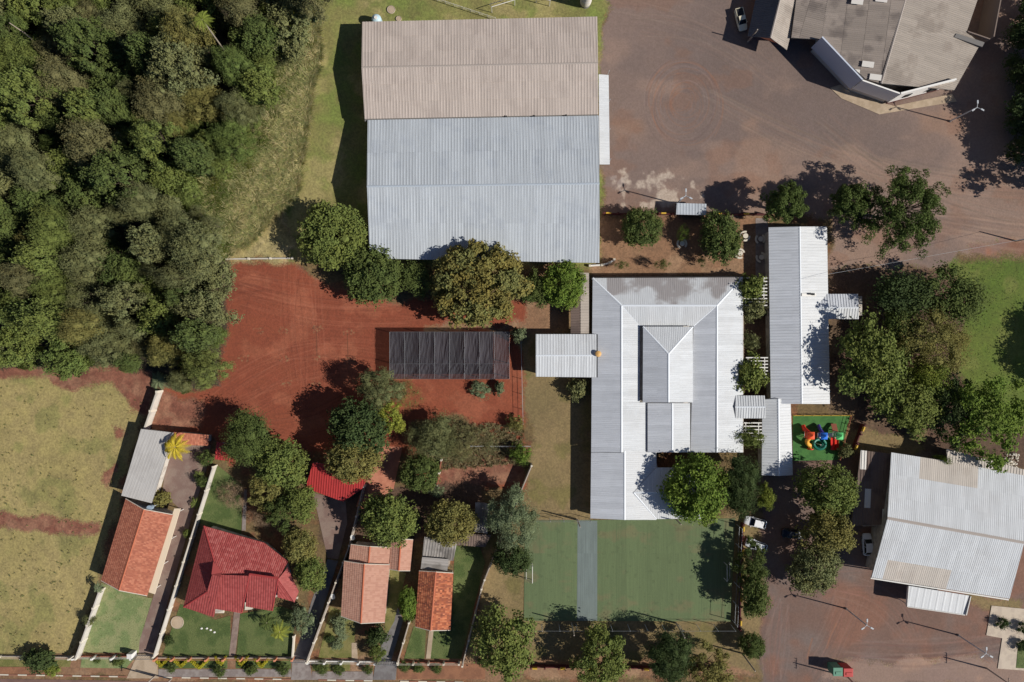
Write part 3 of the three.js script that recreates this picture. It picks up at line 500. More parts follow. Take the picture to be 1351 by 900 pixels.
// southeast store ----------------------------------------------
{
  const o = thing('warehouse', 'large white sheet-roofed warehouse with a grey ridge line beside brown lean-to', 'building');
  const e = 4.2, r = 6.3, nw = U(1176, 597, e), rw = U(1171, 684, r), sw = U(1150, 762, e), re = U(1352, 716, r), se = U(1332, 790, e), ne = U(1360, 626, e);
  const pk = (a, b, q) => { const n = fbm(a * 5 + 3, b * 3 + 8, 2); return n > 0.56 ? SH.beige[Math.floor(q * 4)] : SH.zinc[Math.floor(q * 4)]; };
  sheets(o, [nw, rw, re, ne], { w: 1.08, row: 4.2, ribs: 3, pick: (a, b, q) => a > 0.38 && a < 0.8 && b < 0.5 ? SH.beige[Math.floor(q * 4)] : SH.zinc[Math.floor(q * 4)], rib: 0.025 }); sheets(o, [rw, sw, se, re], { w: 1.08, row: 4.2, ribs: 3, pick: (a, b, q) => b < 0.45 && (a > 0.08 && a < 0.55) ? SH.beige[Math.floor(q * 4)] : SH.zinc[Math.floor(q * 4)], rib: 0.025 });
  sheets(o, [U(1249, 592, 4.0), U(1352, 620, 4.0), U(1355, 628, 4.3), U(1249, 609, 4.3)], { w: 1.08, pick: anyOf(SH.beige), rib: 0.05 });
  cap(o, rw, re, M.capBrown, 0.55); walls(o, [nw, ne, se, sw], 4.0, M.wall, 1.0);
  gable(o, nw, sw, rw, M.wall, V(1.0, 0, 0.1)); gable(o, ne, se, re, M.wall, V(-0.5, 0, -0.1));
  part('gutter', wallGeo(U(1149, 763, 4.1), U(1331, 791.5, 4.1), 3.95, 4.12, 0.22), M.white, o);
  part('downpipe', rod(U(1151, 763, 4.1), V(U(1140, 756).x, 3.2, U(1140, 756).z), 0.07), M.white, o);
  const k = thing('entrance_canopy', 'white flat canopy projecting from the warehouse over the yard', 'canopy');
  sheets(k, [U(1199, 773, 3.3), U(1279, 786, 3.3), U(1273, 811, 3.1), U(1197, 800, 3.1)], { w: 1.2, pick: anyOf(SH.white), rib: 0.02, ribs: 1 });
  part('edge_trim', merge([wallGeo(U(1197, 800.6, 3.1), U(1273, 811.6, 3.1), 2.8, 3.2, 0.1), wallGeo(U(1279.6, 786, 3.1), U(1273.6, 811, 3.1), 2.8, 3.45, 0.12), wallGeo(U(1196.5, 800, 3.1), U(1198.5, 774, 3.1), 2.8, 3.3, 0.1)]), M.white, k);
  for (const [a, b] of [[1199, 799], [1271, 809]]) { const p = U(a, b, 3); part('post', rod(V(p.x, -0.05, p.z), V(p.x, 3.0, p.z), 0.08), M.post, k); }
  const l = thing('lean_to', 'weathered brown corrugated lean-to roof beside the white warehouse', 'shed');
  sheets(l, [U(1136, 594, 2.6), U(1176, 599, 3.0), U(1167, 692, 3.0), U(1123, 694, 2.6)], { w: 1.05, row: 3.6, pick: (a, b, q) => q > 0.96 ? M.white : SH.darkbrown[Math.floor(q * 4)], rib: 0.06, up: V(0.05, 0, -1) });
  part('wall', prism([U(1140, 598), U(1170, 602), U(1162, 688), U(1130, 690)], -0.1, 2.5), M.wallRough, l);
}
// northeast club -----------------------------------------------
{
  const o = thing('club_building', 'big weathered grey corrugated building with white angled parapet facade facing the yard', 'building');
  const e = 4.6, r = 5.6, op = { w: 1.08, row: 3.4, rib: 0.045, ribs: 3 };
  // ridge from (1195,-10) to (1160,109)
  const rA = U(1212, -60, r), rB = U(1163, 110, r);
  const sky = [mat(226, 220, 210, 0.7)];
  sheets(o, [U(1110, -60, e), rA, rB, U(1141, 105, 4.9), U(1084, 50, e), U(1092, 0, e)], { ...op, pick: (a, b, q) => q > 0.985 ? sky[0] : SH.old[Math.floor(q * 4)] });
  const E1 = U(1259, 119, e), P = (a, b) => onPlane(a, b, rA, rB, E1), mid = P(1183, 43), light = { ...op, pick: (a, b, q) => SH.oldLight[Math.floor(q * 4)] };
  sheets(o, [rA, P(1310, -60), P(1275, 43), mid], light); sheets(o, [mid, P(1275, 43), P(1294, 57), E1, rB], light);
  cap(o, rA, rB, M.capBrown, 0.4);
  sheets(o, [U(1058, -60, 4.0), U(1112, -60, 4.5), U(1083, 52, 4.5), U(1044, 50, 4.0)], { ...op, pick: anyOf(SH.old), up: V(0.96, 0, 0.28) });
  part('wall', prism([U(1072, -60, 0), U(1288, -60, 0), U(1249, 50, 0), U(1265, 64, 0), U(1232, 116, 0), U(1166, 122, 0), U(1118, 108, 0), U(1076, 62, 0)], -0.1, 4.3), M.wall, o);
  part('wall', prism([U(1050, -60), U(1075, -60), U(1070, 50), U(1048, 48)], -0.1, 3.8), M.wall, o);
  // three-sided parapet; first facet coloured grey-blue, its shade painted in
  const pw = mat(196, 202, 214, 0.8), ww = mat(238, 234, 226, 0.7);
  part('parapet', wallGeo(U(1067, 66, 0), U(1118, 120, 0), 1.2, 5.6, 0.25), pw, o);
  part('parapet', wallGeo(U(1118.8, 120.3, 0), U(1166, 137, 0), 1.6, 5.4, 0.25), ww, o);
  part('parapet', wallGeo(U(1167, 137, 0), U(1237, 119, 0), 1.0, 5.5, 0.3), ww, o);
  part('fascia_edge', wallGeo(U(1167, 137.8, 0), U(1236, 119.8, 0), 0.5, 0.98, 0.2), M.darkred, o);
  part('facade_wall', merge([wallGeo(U(1070, 67.4), U(1118, 118), -0.1, 1.2, 0.3), wallGeo(U(1119, 118.4), U(1165, 134), -0.1, 1.58, 0.3), wallGeo(U(1168, 134), U(1236, 117), -0.1, 0.98, 0.3)]), M.wall, o);
  for (const [a, b, q] of [[1180, 130, 1188], [1212, 123, 1224]]) part('facade_window', wallGeo(U(a, b + 4.4, 0), U(q, b + 4.4 - (q - a) * 0.257, 0), 2.4, 3.9, 0.34), M.dark, o);
  for (const [a, b, hh] of [[1145, 85, 5.45], [1155, 102, 5.5], [1131, 2, 5.3], [1163, -1, 5.45]]) { const p = U(a, b, hh), k = new Tri(); k.quad(V(p.x - 0.9, p.y - 0.02, p.z - 0.7), V(p.x + 1.1, p.y + 0.2, p.z - 0.35), V(p.x + 0.9, p.y + 0.2, p.z + 0.7), V(p.x - 1.1, p.y - 0.02, p.z + 0.35)); part('skylight', k.geo(), sky[0], o); }
  // sunken light court with its wall
  part('side_roof', prism([U(1262, 44, 4.9), U(1299, 56, 4.9), U(1296, 62, 4.9), U(1259, 49, 4.9)], 4.7, 4.95), M.deck, o);
  part('court_wall', merge([wallGeo(U(1325, -60, 3.5), U(1304, 53, 3.5), -0.1, 5.0, 0.2), wallGeo(U(1275, 43, 4.4), U(1304, 53, 4.4), -0.1, 4.9, 0.2)]), mat(128, 112, 102, 0.95), o);
  const k = thing('annex_house', 'steep gabled grey annex with peach end wall next to parked pickup', 'building');
  const rn = U(1044, -60, 5.2), rs = U(1017, 50, 5.2), en = U(1070, -60, 3.4), es = U(1038, 66, 3.4), wn = U(1010, -60, 1.9), ws = U(987, 48, 1.9);
  sheets(k, [wn, ws, rs, rn], { ...op, row: 2.2, pick: anyOf(SH.shadedSlope) }); sheets(k, [es, en, rn, rs], { ...op, pick: anyOf(SH.oldLight) }); cap(k, rn, rs, M.capBrown, 0.35);  // west slope gets dark sheets: shade painted in, away from the sun
  part('wall', prism([U(1004, -58), U(1050, -58), U(1028, 56), U(996, 46)], -0.1, 1.8), M.peach, k);
  gable(k, ws, es, rs, M.peach, V(0.15, 0, -0.6));
}
// houses along the street ---------------------------------------
function tiledGable(o, c, colors, capM, wallM, wallH, opt = {}) {
  tiles(o, [c.a0, c.a1, c.r1, c.r0], { colors: opt.left || colors, ...opt }); tiles(o, [c.b0, c.r0, c.r1, c.b1], { colors, ...opt });
  cap(o, c.r0, c.r1, capM, 0.34, 0.13); const ins = opt.ins ?? 0.45; walls(o, [c.a0, c.b0, c.b1, c.a1], wallH, wallM, ins);
  const d0 = c.r1.clone().sub(c.r0).setY(0).normalize().multiplyScalar(0.4); gable(o, c.a0, c.b0, c.r0, wallM, d0); gable(o, c.a1, c.b1, c.r1, wallM, d0.clone().negate());
  for (const [a, r, b] of [[c.a0, c.r0, c.b0], [c.a1, c.r1, c.b1]]) { part('barge_board', rod(a.clone().add(V(0, 0.05, 0)), r.clone().add(V(0, 0.05, 0)), 0.09, 0.09, 4), M.kerb, o); part('barge_board', rod(b.clone().add(V(0, 0.05, 0)), r.clone().add(V(0, 0.05, 0)), 0.09, 0.09, 4), M.kerb, o); }
}
{
  const o = thing('tiled_house', 'narrow house with orange clay tiles and a cream strip roof by the dry field', 'house');
  tiledGable(o, { a0: U(166, 658, 2.9), r0: U(190, 672, 4.2), b0: U(228, 679, 2.9), a1: U(133.6, 766, 2.9), r1: U(157, 779, 4.2), b1: U(194, 786, 2.9) }, clayOrange, M.capClay, M.wall, 2.7);
  part('veranda_roof', prism([U(230, 671, 2.5), U(238, 671, 2.5), U(204, 784, 2.5), U(195, 781, 2.5)], 2.35, 2.55), mat(226, 206, 178, 0.85), o);
  for (const [a, b] of [[234, 676], [224, 712], [213, 746], [203, 778]]) { const p = U(a, b, 2.4); part('post', rod(V(p.x, -0.05, p.z), V(p.x, 2.36, p.z), 0.08), M.white, o); }
  const k = thing('shed', 'flat pale grey shed roof behind the orange tiled house, under a palm', 'shed');
  sheets(k, [U(186, 566, 2.95), U(229, 571, 2.9), U(200, 664, 2.9), U(160, 654, 2.95)], { w: 1.1, row: 3, pick: anyOf(SH.asphaltSheet), rib: 0.01, up: V(0.35, 0, -0.93) });
  part('wall', prism(inset(PL([[186, 566], [226, 572], [199, 661], [163, 653]], 2.8), 0.3), -0.1, 2.7), M.wall, k);
  const j = thing('tiled_shelter', 'small orange tiled shelter behind the yellow palm', 'shed');
  tiles(j, [U(229, 570, 2.7), U(275, 574, 2.7), U(274, 588, 2.3), U(232, 587, 2.3)], { colors: clayOrange }); part('wall', prism(PL([[234, 572], [272, 576], [271, 584], [234, 583]], 2.3), -0.1, 2.25), M.wall, j);
  const p = U(198, 670, 3.4), t = thing('rooftop_tank', 'small blue-grey tank between the grey shed and orange tiled house', 'tank'); const g = new THREE.CylinderGeometry(0.5, 0.45, 0.9, 16); g.translate(p.x, 3.3, p.z); part('tank_shell', g, mat(150, 166, 180, 0.5), t); const sx = rod(V(p.x, -0.05, p.z), V(p.x, 2.9, p.z), 0.12); part('stand', sx, M.post, t);
}
{
  const o = thing('red_house', 'house with large hipped red tiled roof stepped toward its front lawn', 'house');
  const q = (a, b, h) => U(a, b, h), e = 2.9, big = { pw: 0.44, row: 0.5, rise: 0.045, vary: 0.1, deck: mat(140, 64, 60, 0.9) };
  const nw = q(269, 694, e), ne = q(348, 716, e), sw = q(242, 801, e), sd = q(282, 814, e), rW = q(288, 759, 5.2), N = (a, b) => onPlane(a, b, nw, ne, rW), rE = N(367, 764), hipB = N(282.6, 741), W = (a, b) => onPlane(a, b, nw, sw, hipB), hipC = W(273, 781), F = (a, b) => onPlane(a, b, hipC, sw, sd), peak = F(280, 758), red = clayRed;
  tiles(o, [nw, hipB, hipC, sw], { ...big, colors: red });
  tiles(o, [nw, ne, N(380, 741), rE, rW], { ...big, pw: 0.36, colors: clayPink.concat(clayRed) });
  tiles(o, [peak, F(291, 761), sd, hipC], { ...big, colors: red }); tiles(o, [hipC, sd, sw], { ...big, colors: red });
  tiles(o, [q(289, 758, 5.35), q(329, 759.5, 5.4), q(319, 809, e + 0.2), q(284, 803, e + 0.2)], { ...big, colors: red });
  tiles(o, [q(329, 757.5, 5.5), q(367, 763, 5.5), q(359, 806, e + 0.35), q(324, 800, e + 0.35)], { ...big, colors: red });
  tiles(o, [rE, q(366, 788, 3.6), q(388, 794, e)], { ...big, colors: red });
  tiles(o, [rE, q(379, 748, 3.7), q(394, 781, 3.0), q(388, 794, e)], { ...big, pw: 0.36, colors: clayPink });
  part('gablet_wall', (() => { const t = new Tri(), d = V(0.2, 0, 0.05), lo = V(0, -0.35, 0); const a = peak.clone().add(V(0, -0.06, 0)), b = hipB.clone().add(lo), c = hipC.clone().add(lo); t.poly([a, b, c]); t.poly([a, c, b].map(p => p.clone().add(d))); t.quad(a, b, b.clone().add(d), a.clone().add(d)); t.quad(a, a.clone().add(d), c.clone().add(d), c); return t.geo(); })(), mat(150, 92, 88, 0.9), o);
  part('gablet_roof', (() => { const t = new Tri(), f = F(291, 761), a = peak.clone().add(V(-0.15, 0.03, 0)), b = hipB.clone().add(V(-0.15, 0.05, 0)), c = rW.clone().add(V(0.6, 0.1, -0.5)); t.poly([a, f, c]); t.poly([a, c, b]); t.poly([a, b, c].map(p => p.clone().add(V(0, -0.08, 0)))); return t.geo(); })(), mat(164, 72, 68, 0.9), o);
  for (const [a, b] of [[nw, hipB], [hipC, sw], [q(329, 757.5, 5.5), q(367, 763, 5.5)], [rE, q(388, 794, e)]]) cap(o, a, b, M.capRed, 0.34, 0.12);
  for (const [a, b] of [[q(289, 758, 5.4), q(284, 803, e + 0.25)], [q(329, 758, 5.56), q(319, 808, e + 0.3)], [q(367, 763, 5.56), q(359, 806, e + 0.4)]]) cap(o, a, b, M.capRed, 0.28, 0.1, 'roof_edge');
  walls(o, [nw, ne, q(378, 742, e), q(388, 782, e), q(357, 798, e), q(320, 802, e), sd, sw], 2.75, M.wall, 0.7);
  part('doorstep', prism([q(285, 798, 0), q(296, 798, 0), q(296, 808, 0), q(285, 808, 0)], -0.1, 0.4), M.kerb, o); part('doorstep', prism([q(324, 794, 0), q(334, 793, 0), q(334, 803, 0), q(324, 804, 0)], -0.1, 0.4), M.kerb, o);
}
{
  const o = thing('carport', 'bright red ribbed carport roof between garden trees at the drive end', 'carport');
  sheets(o, [U(413, 610, 2.9), U(490, 622, 2.9), U(477, 646, 2.6), U(452, 662, 2.6), U(403, 644, 2.6)], { w: 0.9, ribs: 2, rib: 0.06, pick: anyOf(SH.red) });
  for (const [a, b] of [[406, 643], [450, 658], [474, 645], [414, 613], [486, 624]]) { const p = U(a, b, 2.6); part('post', rod(V(p.x, -0.05, p.z), V(p.x, 2.62, p.z), 0.07), M.post, o); }
  const k = thing('garden_shed', 'little red-roofed garden shed at the corner of the garden wall', 'shed');
  sheets(k, [U(286, 583, 2.7), U(306, 588, 2.7), U(311, 610, 2.4), U(283, 606, 2.4)], { w: 0.9, pick: anyOf(SH.red), rib: 0.05 }); part('wall', prism(PL([[288, 586], [303, 590], [307, 606], [287, 604]], 2.3), -0.1, 2.35), M.wall, k);
}
{
  const o = thing('tiled_house', 'house with smooth salmon-pink tiled gables and a small rear wing', 'house'), s = { pw: 0.34, row: 0.45, rise: 0.03, vary: 0.04 };
  tiledGable(o, { a0: U(454, 740, 3.0), r0: U(480.6, 744, 4.1), b0: U(514, 745, 3.0), a1: U(450, 813, 3.0), r1: U(476, 822.5, 4.1), b1: U(507.5, 821, 3.0) }, claySalmon, M.capClay, M.wall, 2.8, s);
  tiledGable(o, { a0: U(463, 718, 2.8), r0: U(488, 721, 3.6), b0: U(515, 722, 2.8), a1: U(460, 742, 2.8), r1: U(486, 745, 3.6), b1: U(513, 746, 2.8) }, claySalmon, M.capClay, M.wall, 2.6, s);
  tiledGable(o, { a0: U(516, 712, 2.6), r0: U(529, 711, 3.2), b0: U(545, 712, 2.6), a1: U(514, 751, 2.6), r1: U(526, 753, 3.2), b1: U(541, 753, 2.6) }, claySalmon, M.capClay, M.wall, 2.4, s);
}
{
  const o = thing('tiled_house', 'small house with stained orange clay tiles below grey patched shed roof', 'house');
  tiledGable(o, { a0: U(553, 753, 2.9), r0: U(575, 754.5, 4.0), b0: U(598, 756, 2.9), a1: U(548, 827, 2.9), r1: U(568, 832, 4.0), b1: U(594, 831.5, 2.9) }, clayOld, M.capClay, M.wall, 2.7, { vary: 0.26 });
  const k = thing('shed', 'patched grey corrugated shed roof behind the stained orange tiled house', 'shed');
  sheets(k, [U(560, 708, 2.7), U(603, 716, 2.7), U(598, 740, 2.5), U(557, 736, 2.5)], { w: 1.1, pick: anyOf(SH.asbestos), rib: 0.05 }); sheets(k, [U(557, 735, 3.0), U(592, 738, 3.0), U(590, 754, 2.8), U(555, 751, 2.8)], { w: 1.1, pick: anyOf(SH.asbestos), rib: 0.05, up: V(1, 0, 0.1) });
  part('wall', prism(inset(PL([[560, 710], [600, 718], [594, 750], [557, 748]], 2.5), 0.3), -0.1, 2.4), M.wallRough, k);
  const j = thing('shed', 'narrow grey sheet roof squeezed between two round trees', 'shed');
  sheets(j, [U(627, 663, 2.6), U(645, 665, 2.6), U(643, 704, 2.4), U(626, 702, 2.4)], { w: 1, pick: anyOf(SH.asbestos) }); part('wall', prism(PL([[629, 666], [642, 668], [641, 700], [629, 699]], 2.4), -0.1, 2.35), M.wallRough, j);
  const i = thing('shed', 'low brown plank-like shed roof below the narrow grey sheet roof', 'shed');
  sheets(i, [U(604, 704, 2.5), U(648, 706, 2.5), U(640, 722, 2.2), U(600, 719, 2.2)], { w: 1, pick: anyOf(SH.darkbrown) }); part('wall', prism(PL([[606, 706], [642, 708], [637, 718], [604, 716]], 2.2), -0.1, 2.15), M.wallRough, i);
}
// ---------- trees ----------
class Leaves {
  constructor() { this.p = []; this.c = []; this.n = []; }
  leaf(p, n, size, asp, tone, r, droop = 0) {   // a folded leaf spray: two triangles sharing the midrib
    const t = V(r() - 0.5, r() - 0.5, r() - 0.5).cross(n).normalize(), s = n.clone().cross(t), L = size, W = size * asp, f = size * 0.16;
    const a = p.clone().addScaledVector(t, -L / 2), b = p.clone().addScaledVector(t, L / 2).add(V(0, -droop * L, 0)), c = p.clone().addScaledVector(s, W / 2).addScaledVector(n, f), d = p.clone().addScaledVector(s, -W / 2).addScaledVector(n, f);
    for (const q of [a, c, b, a, b, d]) { this.p.push(q.x, q.y, q.z); this.c.push(tone[0], tone[1], tone[2]); }
  }
  geo() { const g = new THREE.BufferGeometry(); g.setAttribute('position', new THREE.Float32BufferAttribute(this.p, 3)); g.setAttribute('color', new THREE.Float32BufferAttribute(this.c, 3)); g.computeVertexNormals(); return g; }
}
const dirOf = (r, ymin) => { const y = ymin + (1 - ymin) * r(), a = r() * 6.2832, k = Math.sqrt(Math.max(0, 1 - y * y)); return V(Math.cos(a) * k, y, Math.sin(a) * k); };
// crown of radius about 1 (x, z), built in metres for radius RAD; lobes > sprigs > leaves
function crownGeo(seed, { RAD = 5, flat = 0.75, lobes = 26, lobeR = 0.34, sprigs = 11, leaves = 12, size = 0.42, asp = 0.85, core = 0.62, irregular = 0.22, spread = 0.6, tone = 0.25, droop = 0.1, hue = 0.1, lean = 0.5, fill = 0.2 } = {}) {
  const r = rngOf(seed), L = new Leaves(), ends = [];
  for (let i = 0; i < lobes; i++) {
    const y = 1 - (i + 0.5) / lobes * 1.15, a = i * 2.399963 + r() * 0.6, k = Math.sqrt(Math.max(0.02, 1 - Math.max(0, y) ** 2));
    const rad = 1 + irregular * 2 * (vn(Math.cos(a) * 1.7 + seed * 3.1 + 20, Math.sin(a) * 1.7 + 20) - 0.5) + irregular * (r() - 0.5);
    const lr = RAD * lobeR * (0.7 + 0.6 * r()), d = (RAD * rad - lr * 0.8);
    const c = V(Math.cos(a) * k * d, Math.max(-0.15, y) * (RAD - lr) * flat + (r() - 0.5) * RAD * 0.14, Math.sin(a) * k * d);
    ends.push(c);
    if (core > 0) { const g = new THREE.IcosahedronGeometry(lr * core, 0).attributes.position, q = [0.6 + 0.3 * r(), 0.8, 0.6 + 0.3 * r()]; for (let v = 0; v < g.count; v++) { const k = 0.85 + 0.3 * vn(g.getX(v) * 3 + i, g.getZ(v) * 3 + g.getY(v) * 2); L.p.push(c.x + g.getX(v) * k, c.y + g.getY(v) * k * 0.85 - lr * 0.1, c.z + g.getZ(v) * k); L.c.push(1, 1, 1); } }
    const lt = 1 + tone * (r() - 0.5), lh = hue * (r() - 0.5);
    const ns = Math.round(1.7 * sprigs * (lr / (RAD * lobeR)) ** 2);
    for (let s = 0; s < ns; s++) {
      const inner = r() < fill, dir = dirOf(r, -0.45), sp = c.clone().addScaledVector(dir, lr * (inner ? 0.3 + 0.4 * r() : 0.82 + 0.3 * r())), st = lt * (1 + tone * 0.7 * (r() - 0.5)), sh = lh + hue * 0.5 * (r() - 0.5), sr = lr * spread * (0.5 + 0.5 * r());
      for (let q = 0; q < leaves; q++) {
        const off = V(r() - 0.5, (r() - 0.5) * 0.7, r() - 0.5).multiplyScalar(sr * 1.5), n = dir.clone().multiplyScalar(lean).add(V(r() - 0.5, r() - 0.2, r() - 0.5)).normalize(), k2 = st * (1 + tone * 0.5 * (r() - 0.5));
        L.leaf(sp.clone().add(off), n, 0.98 * size * (0.65 + 0.7 * r()), asp, [k2 * (1 + sh), k2, k2 * (1 - sh)], r, droop);
      }
    }
  }
  return { geo: L.geo(), ends, RAD };
}
function trunkGeo(ends, hy, rad, n = 7, r = rngOf(3), thick = 0.26) {        // crown centre at height hy; trunk from the ground, limbs to lobes
  const list = [], fork = V(rr(-0.2, 0.2, r), hy * 0.55, rr(-0.2, 0.2, r));
  list.push(rod(V(0, -0.1, 0), fork, thick, thick * 0.72, 7));
  for (let i = 0; i < n; i++) { const e = ends[Math.floor(i * ends.length / n)], end = V(e.x * 0.8, hy + e.y * 0.75, e.z * 0.8), mid = fork.clone().lerp(end, 0.45).add(V(rr(-0.3, 0.3, r), rad * 0.06, rr(-0.3, 0.3, r))); list.push(rod(fork, mid, thick * 0.5, thick * 0.32, 5), rod(mid, end, thick * 0.32, thick * 0.1, 5)); }
  return merge(list);
}
const bark = mat(92, 78, 66, 0.95), barkPale = mat(150, 138, 122, 0.95);
const leafMat = (r, g, b) => new THREE.MeshPhysicalMaterial({ color: col(r, g, b), vertexColors: true, roughness: 1, side: THREE.DoubleSide, transmission: 0.22, thickness: 0, specularIntensity: 0.3 });
const LM = {
  mid: leafMat(116, 126, 64), dark: leafMat(94, 106, 55), olive: leafMat(134, 128, 72), grey: leafMat(124, 126, 82), bright: leafMat(112, 132, 54), yellow: leafMat(150, 154, 64), brown: leafMat(122, 118, 78), deep: leafMat(76, 90, 50), lime: leafMat(132, 142, 62), silver: leafMat(124, 134, 98), fbright: leafMat(108, 122, 62), flime: leafMat(122, 128, 68), pinkish: leafMat(156, 132, 106),
};
// kinds: prototype geometries
function kind(seed, opt, hy, o2 = {}) { const c = crownGeo(seed, opt); return { crown: c.geo, trunk: trunkGeo(c.ends, hy, c.RAD, o2.limbs || 7, rngOf(seed + 1), o2.thick), hy, RAD: c.RAD }; }
const K = {
  dome: [kind(11, { lobes: 34, lobeR: 0.27, flat: 0.8, sprigs: 12, leaves: 11, size: 0.36, irregular: 0.1 }, 4), kind(12, { lobes: 30, lobeR: 0.3, flat: 0.72, sprigs: 12, leaves: 12, size: 0.36, irregular: 0.14 }, 4)],
  big: [kind(21, { RAD: 9, lobes: 70, lobeR: 0.17, flat: 0.55, sprigs: 13, leaves: 12, size: 0.5, irregular: 0.2, hue: 0.22 }, 6, { limbs: 14, thick: 0.45 })],
  loose: [kind(31, { lobes: 26, lobeR: 0.3, flat: 0.7, sprigs: 10, leaves: 11, size: 0.38, irregular: 0.34, spread: 0.75 }, 4.4), kind(32, { lobes: 22, lobeR: 0.34, flat: 0.85, sprigs: 11, leaves: 12, size: 0.4, irregular: 0.4 }, 4.6), kind(33, { lobes: 30, lobeR: 0.26, flat: 0.6, sprigs: 11, leaves: 12, size: 0.34, irregular: 0.3 }, 4.2), kind(35, { lobes: 44, lobeR: 0.2, flat: 1.0, sprigs: 8, leaves: 11, size: 0.34, irregular: 0.5, spread: 0.9 }, 5, { limbs: 12 }), kind(36, { lobes: 13, lobeR: 0.44, flat: 0.7, sprigs: 16, leaves: 13, size: 0.4, irregular: 0.5, spread: 0.7 }, 4.6), kind(34, { lobes: 20, lobeR: 0.36, flat: 0.9, sprigs: 12, leaves: 12, size: 0.34, irregular: 0.42, spread: 0.8 }, 5)],
  feather: [kind(41, { lobes: 30, lobeR: 0.24, flat: 0.6, sprigs: 8, leaves: 14, size: 0.26, asp: 0.4, irregular: 0.45, spread: 1.1, fill: 0.35, tone: 0.35, core: 0.25 }, 4.2, { limbs: 12 }), kind(42, { lobes: 24, lobeR: 0.28, flat: 0.6, sprigs: 9, leaves: 14, size: 0.28, asp: 0.4, irregular: 0.4, spread: 1.0, tone: 0.35, core: 0.35 }, 4.2, { limbs: 12 })],
  fine: [kind(51, { lobes: 24, lobeR: 0.34, flat: 0.75, sprigs: 16, leaves: 15, size: 0.28, asp: 0.5, irregular: 0.28, spread: 0.7, tone: 0.3 }, 4.6), kind(52, { lobes: 28, lobeR: 0.3, flat: 0.8, sprigs: 15, leaves: 15, size: 0.28, asp: 0.5, irregular: 0.34, spread: 0.7, tone: 0.3 }, 4.8)],
  bush: [kind(61, { RAD: 2, lobes: 14, lobeR: 0.4, flat: 0.8, sprigs: 7, leaves: 9, size: 0.3, irregular: 0.25 }, 1.2, { limbs: 4, thick: 0.09 }), kind(62, { RAD: 2, lobes: 12, lobeR: 0.42, flat: 0.9, sprigs: 8, leaves: 9, size: 0.26, asp: 0.4, irregular: 0.4, spread: 0.9 }, 1.2, { limbs: 4, thick: 0.09 })],
};
// a tree: plan place (a, b) and crown radius (ra, rb) as the crown is seen, ht = top of the crown above ground
function tree(name, label, category, kd, m, a, b, ra, rb, ht, group, trunkM = bark) {
  const k = K[kd][Math.floor(R() * K[kd].length)], sx = ra / 7 * (HC - ht * 0.7) / HC / k.RAD * 0.93, sz = rb / 7 * (HC - ht * 0.7) / HC / k.RAD * 0.93;
  const base = U(a, b, ht * 0.68).setY(0), o = thing(name, label, category, group, base), turn = R() * 6.2832, s = (sx + sz) / 2;
  const top = k.hy + k.RAD * 0.72, sy = Math.max(ht / top, 0.2);
  const g = new THREE.Group(); 
  const t = part('trunk', k.trunk, trunkM, o), c = part('crown', k.crown, m, o);
  for (const q of [t, c]) { q.rotation.y = turn; q.scale.set(sx, sy, sz); }
  if (Math.abs(sx - sz) > 0.04) for (const q of [t, c]) q.rotation.y = Math.round(R() * 2) * Math.PI;
  c.position.y = k.hy * sy;
  return o;
}
